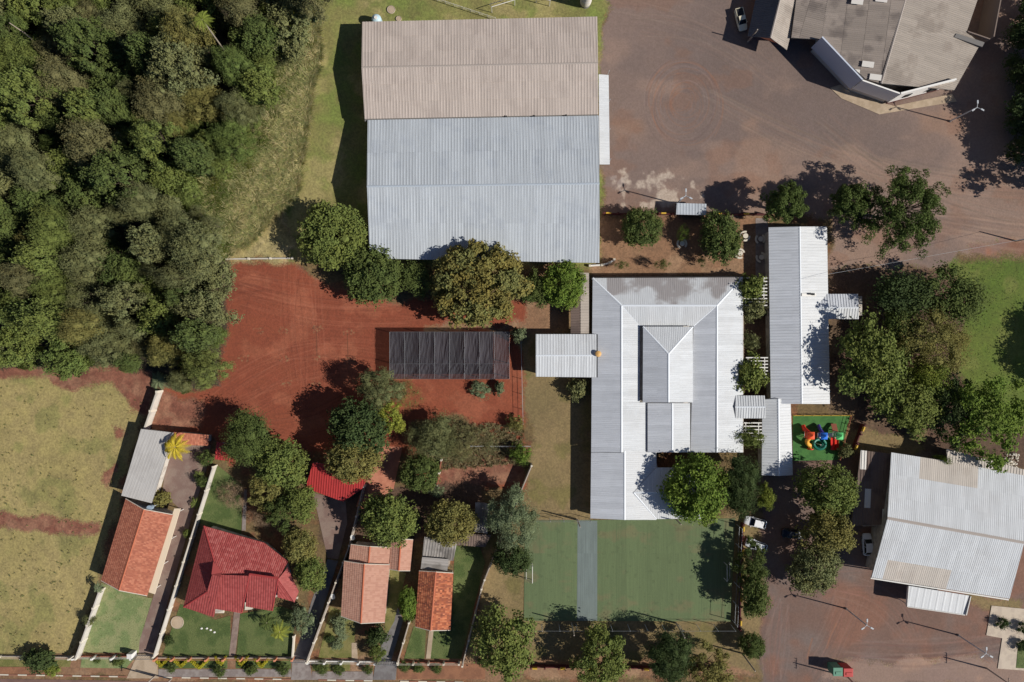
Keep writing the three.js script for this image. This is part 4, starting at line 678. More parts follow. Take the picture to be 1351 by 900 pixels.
const TL = [
  // name, label, kind, material, a, b, ra, rb, height
  ['garden_tree', 'round mid-green tree at the edge of the red earth by the blue-roofed hall', 'dome', 'mid', 438, 309, 47, 45, 6.6],
  ['garden_tree', 'dark green round tree between red earth and the south corner of the hall', 'dome', 'dark', 490, 363, 41, 40, 6.2],
  ['garden_tree', 'small shaded tree behind two round trees at the hall wall', 'loose', 'dark', 547, 366, 24, 26, 4.5],
  ['spreading_tree', 'huge olive-brown spreading tree overhanging the black shade net', 'big', 'olive', 630, 376, 66, 64, 9.5],
  ['garden_tree', 'bright green tree beside the brown covered walkway', 'dome', 'bright', 744, 376, 30, 33, 5.4],
  ['garden_tree', 'dark small tree squeezed between hall and huge olive tree', 'loose', 'dark', 706, 382, 20, 24, 4],
  ['garden_tree', 'grey-green tree below the corner of the black shade net', 'fine', 'grey', 500, 515, 30, 26, 7],
  ['garden_tree', 'thin olive tree at the end of the black shade net', 'feather', 'olive', 532, 522, 20, 22, 4.5],
  ['garden_tree', 'dense dark green tree between lime tree and olive tree, east of the red earth', 'dome', 'deep', 472, 566, 42, 42, 8],
  ['garden_tree', 'bright lime-yellow small tree touching the dense dark tree', 'loose', 'yellow', 514, 552, 20, 20, 6],
  ['garden_tree', 'yellowish olive tree overhanging the red carport', 'dome', 'olive', 465, 606, 38, 32, 7.5],
  ['garden_tree', 'feathery brown-green tree over scrub south of the shade net', 'feather', 'brown', 612, 586, 40, 32, 5.5],
  ['garden_tree', 'dense grey-green tree over scrub beside the feathery brown-green tree', 'fine', 'grey', 580, 580, 30, 30, 5.5],
  ['garden_tree', 'thin grey-green tree over the terracotta patio edge', 'feather', 'grey', 556, 584, 22, 24, 4.5],
  ['garden_tree', 'dark glossy tree between terracotta patio and red soil plot', 'dome', 'dark', 554, 626, 27, 25, 4.5],
  ['garden_tree', 'dark tree behind the little red garden shed', 'fine', 'dark', 326, 576, 36, 38, 7.5],
  ['garden_tree', 'bright green round tree in the garden west of the red carport', 'dome', 'mid', 368, 612, 38, 36, 7],
  ['garden_tree', 'mid-green tree below the bright round tree beside the drive', 'loose', 'mid', 396, 664, 26, 24, 5.5],
  ['garden_tree', 'olive tree in the back garden above the red tiled house', 'loose', 'olive', 350, 648, 26, 26, 5],
  ['garden_tree', 'dark tree shading the north corner of the red tiled house', 'loose', 'dark', 372, 676, 22, 20, 5],
  ['garden_tree', 'olive round tree at the east corner of the red tiled house', 'dome', 'olive', 394, 722, 24, 26, 6],
  ['garden_tree', 'dark olive round tree along the grey drive by the red tiled house', 'dome', 'mid', 408, 758, 22, 26, 6],
  ['garden_tree', 'bare pinkish shrub-tree on the back lawn', 'feather', 'pinkish', 308, 652, 17, 20, 2.6],
  ['garden_tree', 'grey leafless-looking shrub-tree beside the back garden path', 'feather', 'pinkish', 344, 682, 16, 14, 3],
  ['garden_tree', 'big round green tree behind the salmon-tiled house', 'dome', 'mid', 512, 686, 38, 39, 7.5],
  ['garden_tree', 'round olive-green tree above the grey patched shed', 'dome', 'olive', 594, 690, 35, 31, 6.5],
  ['garden_tree', 'light green round tree at the corner of the sports court', 'fine', 'silver', 677, 682, 33, 39, 7.5],
  ['garden_tree', 'dark round tree below the light green tree, west of the court', 'dome', 'deep', 675, 738, 28, 23, 6],
  ['street_tree', 'large yellow-green tree southwest of the sports court', 'loose', 'mid', 670, 850, 42, 50, 8],
  ['garden_tree', 'small bright tree by the wall of the stained orange tiled house', 'dome', 'bright', 538, 798, 14, 24, 4],
  ['street_tree', 'yellow-green tree south of the court, between two dark shadows', 'loose', 'mid', 794, 868, 38, 36, 7],
  ['street_tree', 'dark dense tree below the middle of the court', 'fine', 'deep', 884, 872, 34, 36, 7.5],
  ['street_tree', 'olive-green tree standing beside the dark dense tree at the street', 'loose', 'olive', 936, 880, 28, 26, 5.5],
  ['street_tree', 'small dark glossy tree at the street corner post', 'dome', 'dark', 993, 853, 18, 19, 4],
  ['garden_tree', 'large bright green tree over the south wing of the school', 'dome', 'bright', 920, 648, 44, 47, 8.5],
  ['garden_tree', 'dark green tree touching the large bright tree by the school', 'fine', 'deep', 976, 644, 30, 42, 7.5],
  ['garden_tree', 'small yellow-green tree beside the dark tree at the car park', 'loose', 'lime', 1010, 656, 12, 18, 4],
  ['street_tree', 'dark tree row member nearest the parked white cars', 'loose', 'dark', 992, 742, 19, 26, 5],
  ['street_tree', 'dark tree row member at the south end of the court fence', 'loose', 'dark', 996, 782, 22, 34, 6],
  ['street_tree', 'tall green tree south of the playground', 'dome', 'mid', 1094, 648, 42, 38, 8.5],
  ['street_tree', 'olive green tree between playground tree and grey-leaved tree', 'loose', 'olive', 1094, 702, 34, 34, 8],
  ['street_tree', 'pale grey-leaved round tree at the edge of the southeast yard', 'dome', 'grey', 1076, 752, 37, 36, 6.5],
  ['garden_tree', 'big green tree casting shade on the classroom block', 'loose', 'mid', 1146, 478, 46, 58, 9.5],
  ['garden_tree', 'dark green tree at the edge of the bright lawn', 'loose', 'dark', 1264, 394, 44, 42, 7.5],
  ['garden_tree', 'dark shaded tree under the clumped pine', 'loose', 'deep', 1200, 388, 44, 34, 7],
  ['garden_tree', 'olive feathery tree in the middle of the eastern grove', 'fine', 'olive', 1232, 446, 48, 46, 7.5],
  ['garden_tree', 'dark tree filling the grove between big green tree and olive tree', 'loose', 'dark', 1190, 440, 26, 40, 6.5],
  ['garden_tree', 'dark tree behind the warehouse between lime-tipped and mid-green trees', 'loose', 'deep', 1252, 540, 26, 40, 6.5],
  ['garden_tree', 'mid-green tree above the warehouse lean-to', 'loose', 'mid', 1206, 534, 46, 40, 7.5],
  ['garden_tree', 'bright yellow-green tree beside the dark grove tree', 'loose', 'lime', 1222, 496, 26, 24, 7],
  ['garden_tree', 'large lime-tipped tree over the back of the warehouse', 'loose', 'bright', 1300, 552, 48, 50, 8.5],
  ['sapling', 'thin sapling in the bare courtyard beside the hall corner', 'feather', 'mid', 820, 350, 9, 7, 3.2], ['sapling', 'thin sapling in the bare courtyard north of the school ridge', 'feather', 'mid', 874, 348, 10, 8, 3.6], ['sapling', 'small leafy sapling between the two courtyard trees', 'feather', 'bright', 903, 308, 10, 10, 3], ['sapling', 'low sapling below the oval courtyard tree', 'feather', 'dark', 925, 344, 8, 7, 2],
  ['courtyard_tree', 'round dark green tree in the bare courtyard near the hall', 'dome', 'dark', 847, 300, 27, 28, 5],
  ['courtyard_tree', 'oval dark green tree in the bare courtyard near the white tables', 'dome', 'dark', 952, 312, 29, 37, 5.5],
  ['shrub', 'grey-green shrub under the pergola at the school corner', 'bush', 'mid', 990, 380, 20, 22, 4.2], ['shrub', 'grey-green shrub on the school side below the first pergola', 'bush', 'grey', 994, 408, 18, 17, 3.8],
  ['shrub', 'small shrub alone in the gap between school and classrooms', 'bush', 'grey', 992, 450, 13, 13, 3], ['shrub', 'dense grey-green shrub against the middle of the school gap', 'bush', 'mid', 991, 494, 23, 28, 4.2], ['shrub', 'spiky shrub poking through the southern pergola', 'bush', 'mid', 992, 577, 24, 15, 4],
  ['shrub', 'small pale shrub at the corner of the net enclosure', 'bush', 'silver', 684, 441, 10, 11, 3.4], ['shrub', 'thin shrub below the white annex', 'bush', 'grey', 762, 514, 14, 16, 2.6], ['shrub', 'bright shrub on the boundary of the school lawn', 'bush', 'bright', 689, 600, 16, 14, 3],
  ['shrub', 'low pale shrub with white flowers on red soil below the net', 'bush', 'silver', 632, 514, 15, 12, 1.4], ['shrub', 'slim pale shrub on red soil near the net corner', 'bush', 'silver', 659, 512, 6, 11, 1.6], ['shrub', 'dull olive shrub at the corner of the red soil plot', 'bush', 'olive', 682, 558, 12, 12, 2.2],
  ['shrub', 'grey-green shrub beside the small palm on the front lawn', 'bush', 'silver', 396, 818, 17, 20, 3.2], ['shrub', 'silvery shrub at the fence of the salmon-tiled house', 'bush', 'silver', 447, 822, 12, 12, 1.8], ['shrub', 'small round dark shrub on the dry front lawn', 'bush', 'deep', 434, 843, 7, 6, 1],
  ['shrub', 'pale flowering bush on the dry front lawn', 'bush', 'silver', 444, 851, 8, 8, 0.9], ['shrub', 'clipped dark shrub at the gate, upper of two', 'bush', 'deep', 497, 840, 15, 14, 3.2], ['shrub', 'clipped dark shrub at the gate, lower of two', 'bush', 'mid', 496, 862, 13, 12, 2.6],
  ['shrub', 'dark shrub on the verge below the dry field', 'bush', 'deep', 50, 872, 22, 18, 2.6], ['shrub', 'yellowish shrub at the kerb below the dry field', 'bush', 'lime', 66, 884, 12, 10, 1.6],
  ['shrub', 'olive shrub on the drive beside grey shed roof', 'bush', 'olive', 212, 658, 13, 12, 2.2], ['shrub', 'spiky shrub on the pale wall of the dry field', 'bush', 'grey', 116, 818, 10, 8, 2], ['shrub', 'dark small shrub on the lawn by the white garden wall', 'bush', 'deep', 222, 846, 7, 7, 1.2],
  ['shrub', 'dark shrub beside the orange tiled shelter', 'bush', 'dark', 272, 604, 12, 12, 2], ['shrub', 'slim shrub by the drive wall below orange shelter', 'bush', 'dark', 266, 636, 9, 9, 2], ['shrub', 'small fern-like shrub along the drive wall', 'bush', 'mid', 246, 704, 5, 7, 1.2],
  ['shrub', 'leafy shrub growing at the warehouse gutter', 'bush', 'bright', 1244, 607, 7, 7, 4.9],
  ['shrub', 'dark shrub beside the playground rail', 'bush', 'grey', 1117, 596, 11, 10, 2], ['shrub', 'grey shrub under the dark glossy patio tree', 'bush', 'silver', 577, 648, 12, 9, 2],
];
for (const [n, l, kd, m, a, b, ra, rb, h] of TL) tree(n, l, n === 'shrub' ? 'shrub' : n === 'sapling' ? 'sapling' : 'tree', kd, LM[m], a, b, ra, rb, h);
for (const [a, b] of [[1324, 822], [1352, 828], [1350, 852]]) tree('topiary_bush', 'clipped round dark bush planted in the pale paved terrace', 'bush', 'bush', LM.deep, a, b, 9, 9, 1.5, 'round bushes in the terrace');
for (const [a, b, q, h] of [[226, 882, 8, 1.3], [290, 886, 10, 1.4], [330, 884, 9, 1.4], [374, 884, 10, 1.5], [155, 873, 8, 1], [128, 871, 6, 0.9], [425, 882, 11, 1.1], [446, 884, 9, 1], [486, 884, 8, 1.2], [534, 880, 9, 1], [552, 882, 8, 1], [577, 883, 8, 0.9], [640, 874, 10, 1.2]]) tree('hedge_shrub', 'dark low shrub planted in the verge outside the front fences', 'shrub', 'bush', LM.dark, a, b, q, q * 0.9, h, 'low shrubs along the front verge');
// big trees at the eastern edge, mostly beyond the plan
for (const [a, b, q, h] of [[1388, 125, 44, 9], [1436, 205, 52, 10], [1420, 160, 50, 10], [1352, 96, 26, 5], [1354, 150, 26, 5], [1356, 40, 26, 6], [1352, 195, 20, 4.5], [1440, 100, 50, 10], [1405, 62, 46, 10], [1390, 10, 36, 8], [1440, 480, 38, 8], [1446, 440, 30, 8]]) tree('edge_tree', 'dark leafy tree at the eastern edge casting a wide shadow', 'tree', 'loose', LM.deep, a, b, q, q, h, 'dark trees along the eastern edge');
// clumped pines: whorled limbs with a tuft at every end
function pine(label, a, b, rad, ht, seed) {
  const r = rngOf(seed), base = U(a, b, ht * 0.75).setY(0), o = thing('clumped_pine', label, 'tree', 'clumped pines by the yard', base), limbs = [rod(V(0, -0.1, 0), V(0, ht * 0.9, 0), 0.3, 0.12, 8)], L = new Leaves(), RADm = rad / 7 * 0.92;
  const NL = rad > 40 ? 58 : 26;
  for (let i = 0; i < NL; i++) {
    const ang = i * 2.4 + r() * 0.5, y = ht * (0.55 + 0.42 * (i / NL)), len = RADm * (1.02 - 0.68 * (i / NL) ** 1.4) * (0.75 + 0.3 * r());
    const e = V(Math.cos(ang) * len, y + len * 0.12, Math.sin(ang) * len); limbs.push(rod(V(0, y - len * 0.1, 0), e, 0.09, 0.04, 5));
    for (let t = 0; t < 4; t++) { const c = t ? e.clone().multiply(V(0.62 + 0.2 * r(), 1, 0.62 + 0.2 * r())).add(V(rr(-0.9, 0.9, r), rr(-0.2, 0.3, r), rr(-0.9, 0.9, r))) : e, cr = (0.75 + 0.4 * r()) * (rad > 40 ? 0.95 : 0.75), st = 1 + 0.3 * (r() - 0.5);
      for (let q = 0; q < 80; q++) { const d = dirOf(r, -0.5); L.leaf(c.clone().addScaledVector(d, cr * (0.5 + 0.5 * r())), d.clone().add(V(r() - 0.5, r() - 0.5, r() - 0.5)).normalize(), 0.42, 0.5, [st, st * (1 + 0.1 * r()), st], r); } }
  }
  part('trunk', merge(limbs), bark, o); part('crown', L.geo(), LM.dark, o);
}
pine('large clumped pine with tufted branch ends at the yard corner', 1192, 278, 66, 10, 501);
pine('slim clumped pine beside the end of classroom block', 1036, 268, 30, 8, 502);
pine('loose clumped pine between yard and classroom block', 1122, 268, 30, 8.5, 503);
// palms
function palm(name, label, a, b, rad, ht, m, n, seed, trunkM = barkPale, leanTo = [0, 0], group = null) {
  const r = rngOf(seed), base = U(a - leanTo[0], b - leanTo[1], 0), top = U(a, b, ht), o = thing(name, label, name === 'agave' ? 'agave' : 'palm', group, base), T = V(top.x - base.x, ht, top.z - base.z), L = new Leaves(), Rm = rad / 7;
  if (ht > 0.8) part('trunk', rod(V(0, -0.1, 0), T, 0.16, 0.11, 8), trunkM, o);
  for (let i = 0; i < n; i++) {
    const ang = i * 6.2832 / n + r() * 0.4, k = 0.75 + 0.35 * r(), rise = rr(0.2, 0.9, r);
    for (let s = 0; s < 13; s++) { const t = (s + 0.6) / 13, p = T.clone().add(V(Math.cos(ang) * Rm * k * t, Rm * (rise * t - (rise + 0.35) * t * t), Math.sin(ang) * Rm * k * t)), w = Rm * 0.24 * Math.sin(Math.PI * Math.min(1, t * 0.85 + 0.15));
      for (const sd of [-1, 1]) { const out = V(-Math.sin(ang) * sd, -0.35, Math.cos(ang) * sd), fw = V(Math.cos(ang), 0, Math.sin(ang)), tip = p.clone().addScaledVector(out, w).addScaledVector(fw, w * 0.7), q = p.clone().addScaledVector(fw, Rm * 0.075), c = 1 + 0.3 * (r() - 0.5); for (const z of [p, tip, q]) { L.p.push(z.x, z.y, z.z); L.c.push(c, c, c); } } }
  }
  part('fronds', L.geo(), m, o);
}
palm('palm', 'yellow-leaved palm over the corner of the grey shed roof', 231, 590, 19, 4.2, leafMat(206, 184, 60), 16, 601);
palm('palm', 'small golden palm on the front lawn of the red tiled house', 369, 834, 14, 2.6, LM.yellow, 12, 602);
palm('palm', 'dark palm in the shade beside the red tiled house', 352, 822, 12, 2.4, LM.dark, 12, 603);
palm('palm', 'tall palm with a long bare pale trunk above the forest', 267, 26, 13, 15, LM.lime, 13, 604, barkPale, [-44, -62]);
palm('agave', 'large pale rosette plant at the end of the field wall', 209, 503, 15, 0.6, LM.silver, 15, 605);
palm('agave', 'spiky rosette on the shaded drive edge, upper of two', 262, 628, 9, 0.8, LM.mid, 12, 606); palm('agave', 'spiky rosette on the shaded drive edge, lower of two', 258, 664, 9, 0.8, LM.mid, 12, 607);
palm('agave', 'pale spiky rosette on the cap of the dry-field wall', 129, 776, 9, 2.2, LM.silver, 12, 608);
for (const [a, b, s] of [[448, 833, 1], [452, 840, 2], [442, 818, 3]]) palm('agave', 'grey-green rosette in the bed beside the salmon-tiled house', a, b, 9, 0.5, LM.silver, 12, 610 + s, barkPale, [0, 0], 'rosettes in the bed');
// forest
const FOREST = [[-75, -60], [432, -60], [422, 20], [396, 60], [368, 112], [330, 190], [268, 250], [300, 330], [298, 440], [292, 500], [236, 518], [196, 486], [90, 490], [-75, 486]];
const inPoly = (x, y, P) => { let c = false; for (let i = 0, j = P.length - 1; i < P.length; j = i++) if ((P[i][1] > y) !== (P[j][1] > y) && x < (P[j][0] - P[i][0]) * (y - P[i][1]) / (P[j][1] - P[i][1]) + P[i][0]) c = !c; return c; };
{
  const r = rngOf(909), put = [], kinds = [['loose', 'mid'], ['loose', 'dark'], ['fine', 'grey'], ['fine', 'olive'], ['loose', 'grey'], ['dome', 'dark'], ['fine', 'mid'], ['fine', 'brown'], ['loose', 'mid'], ['fine', 'grey'], ['fine', 'mid'], ['feather', 'grey']];
  const words = { mid: 'mid-green leafy tree', dark: 'dark green tree', grey: 'grey-green tree', olive: 'olive tree', brown: 'brownish thin tree', fbright: 'bright green tree', flime: 'yellow-green tree' };
  for (let k = 0; k < 9000 && put.length < 185; k++) {
    const big = k < 2500, rad = big ? rr(24, 37, r) : rr(13, 22, r), a = rr(-75, 432, r), b = rr(-60, 518, r);
    if (!inPoly(a, b, FOREST)) continue;
    let edge = true; for (let q = 0; q < 8; q++) if (!inPoly(a + Math.cos(q * 0.785) * rad * 0.62, b + Math.sin(q * 0.785) * rad * 0.62, FOREST)) edge = false;
    if (Math.hypot(a - 284, b - 50) < 16 + rad * 0.55) continue;
    if (!edge || put.some(p => Math.hypot(p[0] - a, p[1] - b) < (p[2] + rad) * 0.68)) continue;
    put.push([a, b, rad, big ? rr(7, 14.5, r) : rr(3.5, 9.5, r)]);
  }
  for (const [a, b, rad, h] of put) { let [kd, m] = kinds[Math.floor(r() * kinds.length)]; if (r() < 0.06) m = 'fbright'; else if (r() < 0.02) m = 'flime'; const size = rad > 31 ? 'wide' : rad > 22 ? 'medium' : 'small', where = b > 420 ? 'beside the dry field edge' : a > 230 && b > 300 ? 'bordering the red earth' : a > 270 ? 'near the reed grass margin' : 'inside the forest', lb = `${size} ${words[m]} ${where}`; tree('forest_tree', lb, 'tree', kd, LM[m], a, b, rad, rad * rr(0.85, 1.12, r), h, lb); }
  // fallen and dead pale trunks
  for (const [a, b, c, d, h] of [[12, 30, 42, 52, 9], [14, 84, 26, 106, 8], [26, 107, 60, 128, 8], [128, 384, 154, 396, 9]]) { const o = thing('dead_trunk', 'bare pale dead trunk showing through the forest canopy', 'tree', 'dead trunks in the forest'); const p = U(a, b, h), q = U(c, d, h - 2); part('trunk', rod(V(q.x, -0.1, q.z), p, 0.2, 0.09, 6), barkPale, o); part('branch', rod(p.clone().lerp(q, 0.5).setY(h - 2), U(c, d, h + 0.5), 0.1, 0.05, 5), barkPale, o); }
}
// tall grass, undergrowth
function scatter(name, label, category, geo, m, n, poly, hFn, tones, seed, lie) {
  const im = new THREE.InstancedMesh(geo, m, n), r = rngOf(seed), d = new THREE.Object3D(), xs = poly.map(p => p[0]), ys = poly.map(p => p[1]), x0 = Math.min(...xs), x1 = Math.max(...xs), y0 = Math.min(...ys), y1 = Math.max(...ys); let k = 0;
  for (let t = 0; t < n * 12 && k < n; t++) { const a = rr(x0, x1, r), b = rr(y0, y1, r); if (!inPoly(a, b, poly)) continue; if (lie && vn(a / 14, b / 14) < lie * (0.4 + r())) continue;
    const p = U(a, b), s = hFn(r); d.position.set(p.x, -0.02, p.z); d.rotation.set(rr(-0.2, 0.2, r), r() * 6.28, rr(-0.2, 0.2, r)); d.scale.set(s * rr(0.8, 1.3, r), s, s * rr(0.8, 1.3, r)); d.updateMatrix(); im.setMatrixAt(k, d.matrix); im.setColorAt(k, tones[Math.floor(r() * tones.length)]); k++; }
  im.count = k; im.name = numbered(name); im.userData = { label, category, kind: 'stuff' }; shade(im); scene.add(im); return im;
}
function tuftGeo(seed, n, h, w, sp) { const r = rngOf(seed), t = new Tri(); for (let i = 0; i < n; i++) { const a = r() * 6.28, b = V(Math.cos(a) * sp * 0.4 * r(), 0, Math.sin(a) * sp * 0.4 * r()), len = h * (0.6 + 0.5 * r()), out = sp * (0.4 + 0.8 * r()), s = V(-Math.sin(a), 0, Math.cos(a)).multiplyScalar(w / 2), mid = b.clone().add(V(Math.cos(a) * out * 0.4, len * 0.7, Math.sin(a) * out * 0.4)), tip = b.clone().add(V(Math.cos(a) * out, len, Math.sin(a) * out)); t.poly([b.clone().sub(s), b.clone().add(s), mid.clone().add(s), mid.clone().sub(s)]); t.poly([mid.clone().sub(s), mid.clone().add(s), tip]); } return t.geo(); }
const blade = new THREE.MeshPhysicalMaterial({ color: 0xffffff, roughness: 1, side: THREE.DoubleSide, transmission: 0.45, thickness: 0 });
const reed = tuftGeo(71, 24, 1.25, 0.09, 1.15), short = tuftGeo(72, 10, 0.35, 0.07, 0.3);
scatter('tall_grass', 'tall tawny reed grass along the forest margin by the hall', 'grass', reed, blade, 6500, [[414, 10], [424, 70], [410, 130], [402, 200], [392, 256], [360, 284], [330, 320], [300, 335], [262, 250], [300, 195], [352, 130], [372, 80]], r => rr(0.45, 1.35, r), [col(206, 194, 136), col(182, 178, 112), col(216, 200, 148), col(150, 156, 86), col(192, 182, 120), col(140, 148, 84)], 81, 0.28);
scatter('undergrowth', 'dark leafy undergrowth between the forest trunks', 'undergrowth', K.bush[0].crown, LM.dark, 220, FOREST, r => rr(0.45, 1.0, r), [col(150, 150, 120), col(200, 200, 160), col(120, 130, 100)], 82);
scatter('undergrowth', 'low green bushes along the forest margin', 'undergrowth', K.bush[1].crown, LM.mid, 380, [[398, 10], [412, 60], [384, 120], [350, 200], [305, 275], [300, 330], [280, 330], [240, 240], [300, 160], [350, 90]], r => rr(0.5, 1.0, r), [col(235, 235, 210), col(200, 215, 170), col(255, 240, 190)], 83);
scatter('weeds', 'dry weeds scattered over the field and scrub', 'grass', short, blade, 450, [[-60, 505], [195, 520], [170, 600], [104, 862], [-60, 862]], r => rr(0.4, 1, r), [col(150, 142, 84), col(120, 124, 62), col(172, 158, 104)], 84, 0.5);
scatter('weeds', 'dry scrub grass south of the shade net', 'grass', short, blade, 1500, [[548, 560], [690, 560], [690, 612], [560, 620]], r => rr(0.7, 1.8, r), [col(138, 122, 78), col(116, 108, 62), col(156, 136, 92)], 85);
const lawnTone = [col(128, 144, 74), col(108, 128, 60), col(148, 154, 88)];
for (const [l, n, poly] of [['grass tufts in the lawns of the red tiled house', 700, [[214, 866], [240, 800], [390, 806], [384, 866]]], ['grass tufts in the pale lawn by the dry field', 400, [[134, 769], [201, 789], [183, 861], [108, 861]]], ['grass tufts in the shaded lawn of the stained tiled house', 400, [[600, 725], [638, 742], [608, 868], [568, 866]]], ['grass tufts in the eastern lawn', 900, [[1262, 345], [1345, 342], [1345, 520], [1292, 540], [1272, 480], [1290, 400]]]]) scatter('lawn_grass', l, 'grass', short, blade, n, poly, r => rr(0.2, 0.42, r), lawnTone, 86 + n, 0.35);
// ---------- walls and fences ----------
function longWall(label, pts, h, t, m, extra) { const o = thing('boundary_wall', label, 'wall'); for (let i = 0; i + 1 < pts.length; i++) part('wall_panel', wallGeo(U(...pts[i]), U(...pts[i + 1]), -0.1, h, t), m, o); for (const p of pts) { const q = U(...p); part('pillar', box(q.x, h / 2 + 0.03, q.z, t + 0.12, h + 0.2, t + 0.12), M.kerb, o); } return o; }
const along = (a, b, n) => Array.from({ length: n + 1 }, (_, i) => [a[0] + (b[0] - a[0]) * i / n, a[1] + (b[1] - a[1]) * i / n]);
longWall('pale wall between the dry field and red earth below the pale rosette', along([214, 516], [197, 566], 2), 2.0, 0.3, M.wall);
longWall('white wall along the pale lawn beside the dry field', along([138, 776], [107, 864], 4), 1.8, 0.25, M.wall);
longWall('long white garden wall between the drive and the red tiled house', along([286, 614], [208, 862], 8), 1.7, 0.18, M.wall);
longWall('thin wall between the grey drive and the salmon-tiled house', [...along([482, 640], [464, 716], 2), ...along([456, 738], [408, 868], 5)], 2.0, 0.2, M.wallRough);
longWall('low wall between grey drive and stained orange tiled house', along([541, 818], [526, 870], 2), 1.5, 0.2, M.wallRough);
longWall('rough wall on the shaded east side of the street plots', [...along([701, 612], [640, 760], 4), ...along([636, 772], [611, 872], 3)], 2.2, 0.2, M.wallRough);
longWall('thin pale kerb wall along the top of red earth', along([300, 342], [386, 341], 3), 0.35, 0.25, M.wall);
longWall('short pink wall west of the red soil plot', along([583, 606], [577, 640], 2), 1.2, 0.2, M.brick);
longWall('low curved retaining wall beside the terracotta patio', [[387, 786], [392, 788]], 0.4, 0.25, M.kerb);
longWall('cream low wall at the edge of the front lawn by grey drive', [[389, 838], [387, 866]], 0.8, 0.25, M.kerb);
function fence(name, label, a, b, n, h, m, postM, rails = 2, pr = 0.05, panel) {
  const o = thing(name, label, 'fence'), P = along(a, b, n).map(p => U(...p));
  P.forEach(p => part('post', rod(V(p.x, -0.1, p.z), V(p.x, h, p.z), pr, pr, 6), postM, o));
  for (let i = 0; i < n; i++) { if (panel) part('panel', wallGeo(P[i], P[i + 1], -0.05, h * panel, 0.1), m, o); for (let k = 0; k < rails; k++) part('rail', rod(P[i].clone().setY(h * (k + 1) / rails - 0.05), P[i + 1].clone().setY(h * (k + 1) / rails - 0.05), 0.03, 0.03, 5), m, o); }
  return o;
}
// front fences: square leaning-in-view pillars with low wall
function frontFence(label, a, b, n, h, wm, pm) { const o = thing('front_fence', label, 'fence'), P = along(a, b, n).map(p => U(...p)); P.forEach(p => { part('pillar', box(p.x, h / 2 - 0.05, p.z, 0.34, h + 0.1, 0.34), pm, o); }); for (let i = 0; i < n; i++) { part('low_wall', wallGeo(P[i], P[i + 1], -0.1, 0.45, 0.18), wm, o); for (let k = 0; k < 3; k++) part('rail', rod(P[i].clone().setY(0.7 + k * 0.35), P[i + 1].clone().setY(0.7 + k * 0.35), 0.025, 0.025, 5), pm, o); } return o; }
frontFence('front fence with white pillars below the pale lawn', [102, 865], [178, 865], 3, 1.7, M.brick, M.white);
frontFence('front fence behind the yellow hedges of the red tiled house', [208, 867], [388, 867], 8, 1.6, M.wallRough, M.peach);
frontFence('white front fence of the salmon-tiled house', [408, 871], [496, 872], 4, 1.5, M.white, M.white);
frontFence('front fence of the stained orange tiled house', [526, 873], [606, 873], 4, 1.3, M.brick, M.kerb);
frontFence('fence with pale posts along the dry field verge', [-60, 864], [96, 866], 5, 1.4, M.wallRough, M.kerb);
{ // gates
  for (const [l, a, b] of [['iron gate across the cream driveway apron', [180, 865], [206, 865]], ['iron gate across the grey drive', [388, 869], [407, 870]], ['iron gate of the shaded grey drive', [498, 872], [523, 873]]]) { const o = thing('driveway_gate', l, 'gate'), P = along(a, b, 8).map(p => U(...p)); for (let i = 0; i <= 8; i++) part('bar', rod(V(P[i].x, 0.08, P[i].z), V(P[i].x, 1.5, P[i].z), 0.035, 0.035, 5), M.steel, o); for (const y of [0.1, 1.5]) part('rail', rod(P[0].clone().setY(y), P[8].clone().setY(y), 0.05, 0.05, 5), M.steel, o); for (const i of [0, 8]) part('post', rod(V(P[i].x, -0.05, P[i].z), V(P[i].x, 1.7, P[i].z), 0.09), M.steel, o); }
}
{ const p = U(177, 861), o = thing('meter_box', 'white meter box at the gate pillar of the pale lawn', 'box'); part('cabinet', rbox(p.x, 0.85, p.z, 1.0, 1.7, 0.9, 0.06), M.white, o); part('door_panel', rbox(p.x, 0.95, p.z + 0.46, 0.7, 1.1, 0.04, 0.01), M.post, o); }
// school fence: dark red wall with yellow boards
function schoolFence(label, a, b, n) { const o = thing('school_fence', label, 'fence'), P = along(a, b, n).map(p => U(...p)); for (let i = 0; i < n; i++) part('low_wall', wallGeo(P[i], P[i + 1], -0.1, 1.1, 0.18), M.darkred, o); P.forEach((p, i) => { part('pillar', box(p.x, 0.8, p.z, 0.3, 1.7, 0.3), M.darkred, o); if (i % 2 === 0 && i < n) { const d = P[Math.min(i + 1, n)].clone().sub(P[Math.max(0, i === n ? i - 1 : i)]).normalize(); part('yellow_board', wallGeo(p.clone().addScaledVector(d, 0.3), p.clone().addScaledVector(d, 1.2), 1.11, 1.7, 0.22), M.yellow, o); } }); return o; }
schoolFence('dark red school fence with yellow boards along the yard', [796, 283], [1012, 284], 12);
schoolFence('dark red school fence with yellow boards east of the sports court', [978, 690], [974, 828], 9);
schoolFence('dark red school fence with yellow boards at the street south of court', [700, 877], [955, 880], 14);
schoolFence('red and yellow fence along the playground drive', [1136, 560], [1122, 596], 3);
fence('court_fence', 'tall wire fence posts on the south side of the sports court', [692, 824], [964, 824], 12, 3.0, M.steel, M.post, 1, 0.05);
fence('court_fence', 'tall wire fence posts on the north side of the sports court', [690, 684], [778, 684], 5, 2.5, M.steel, M.post, 2, 0.05);
fence('court_fence', 'row of wire fence posts on the east side of the sports court', [972, 692], [966, 818], 5, 3.2, M.steel, M.post, 2, 0.06);
fence('lawn_fence', 'thin wire fence along the west edge of the school lawn', [687, 440], [690, 560], 6, 1.4, M.post, M.post, 2, 0.04);
fence('lawn_fence', 'thin rail fence at the foot of the scrub patch', [600, 588], [700, 588], 5, 1.3, M.post, M.post, 2, 0.04);
fence('playground_rail', 'yellow rail along the top of the play turf', [1046, 548], [1120, 548], 6, 0.9, M.yellow, M.yellow, 2, 0.06);
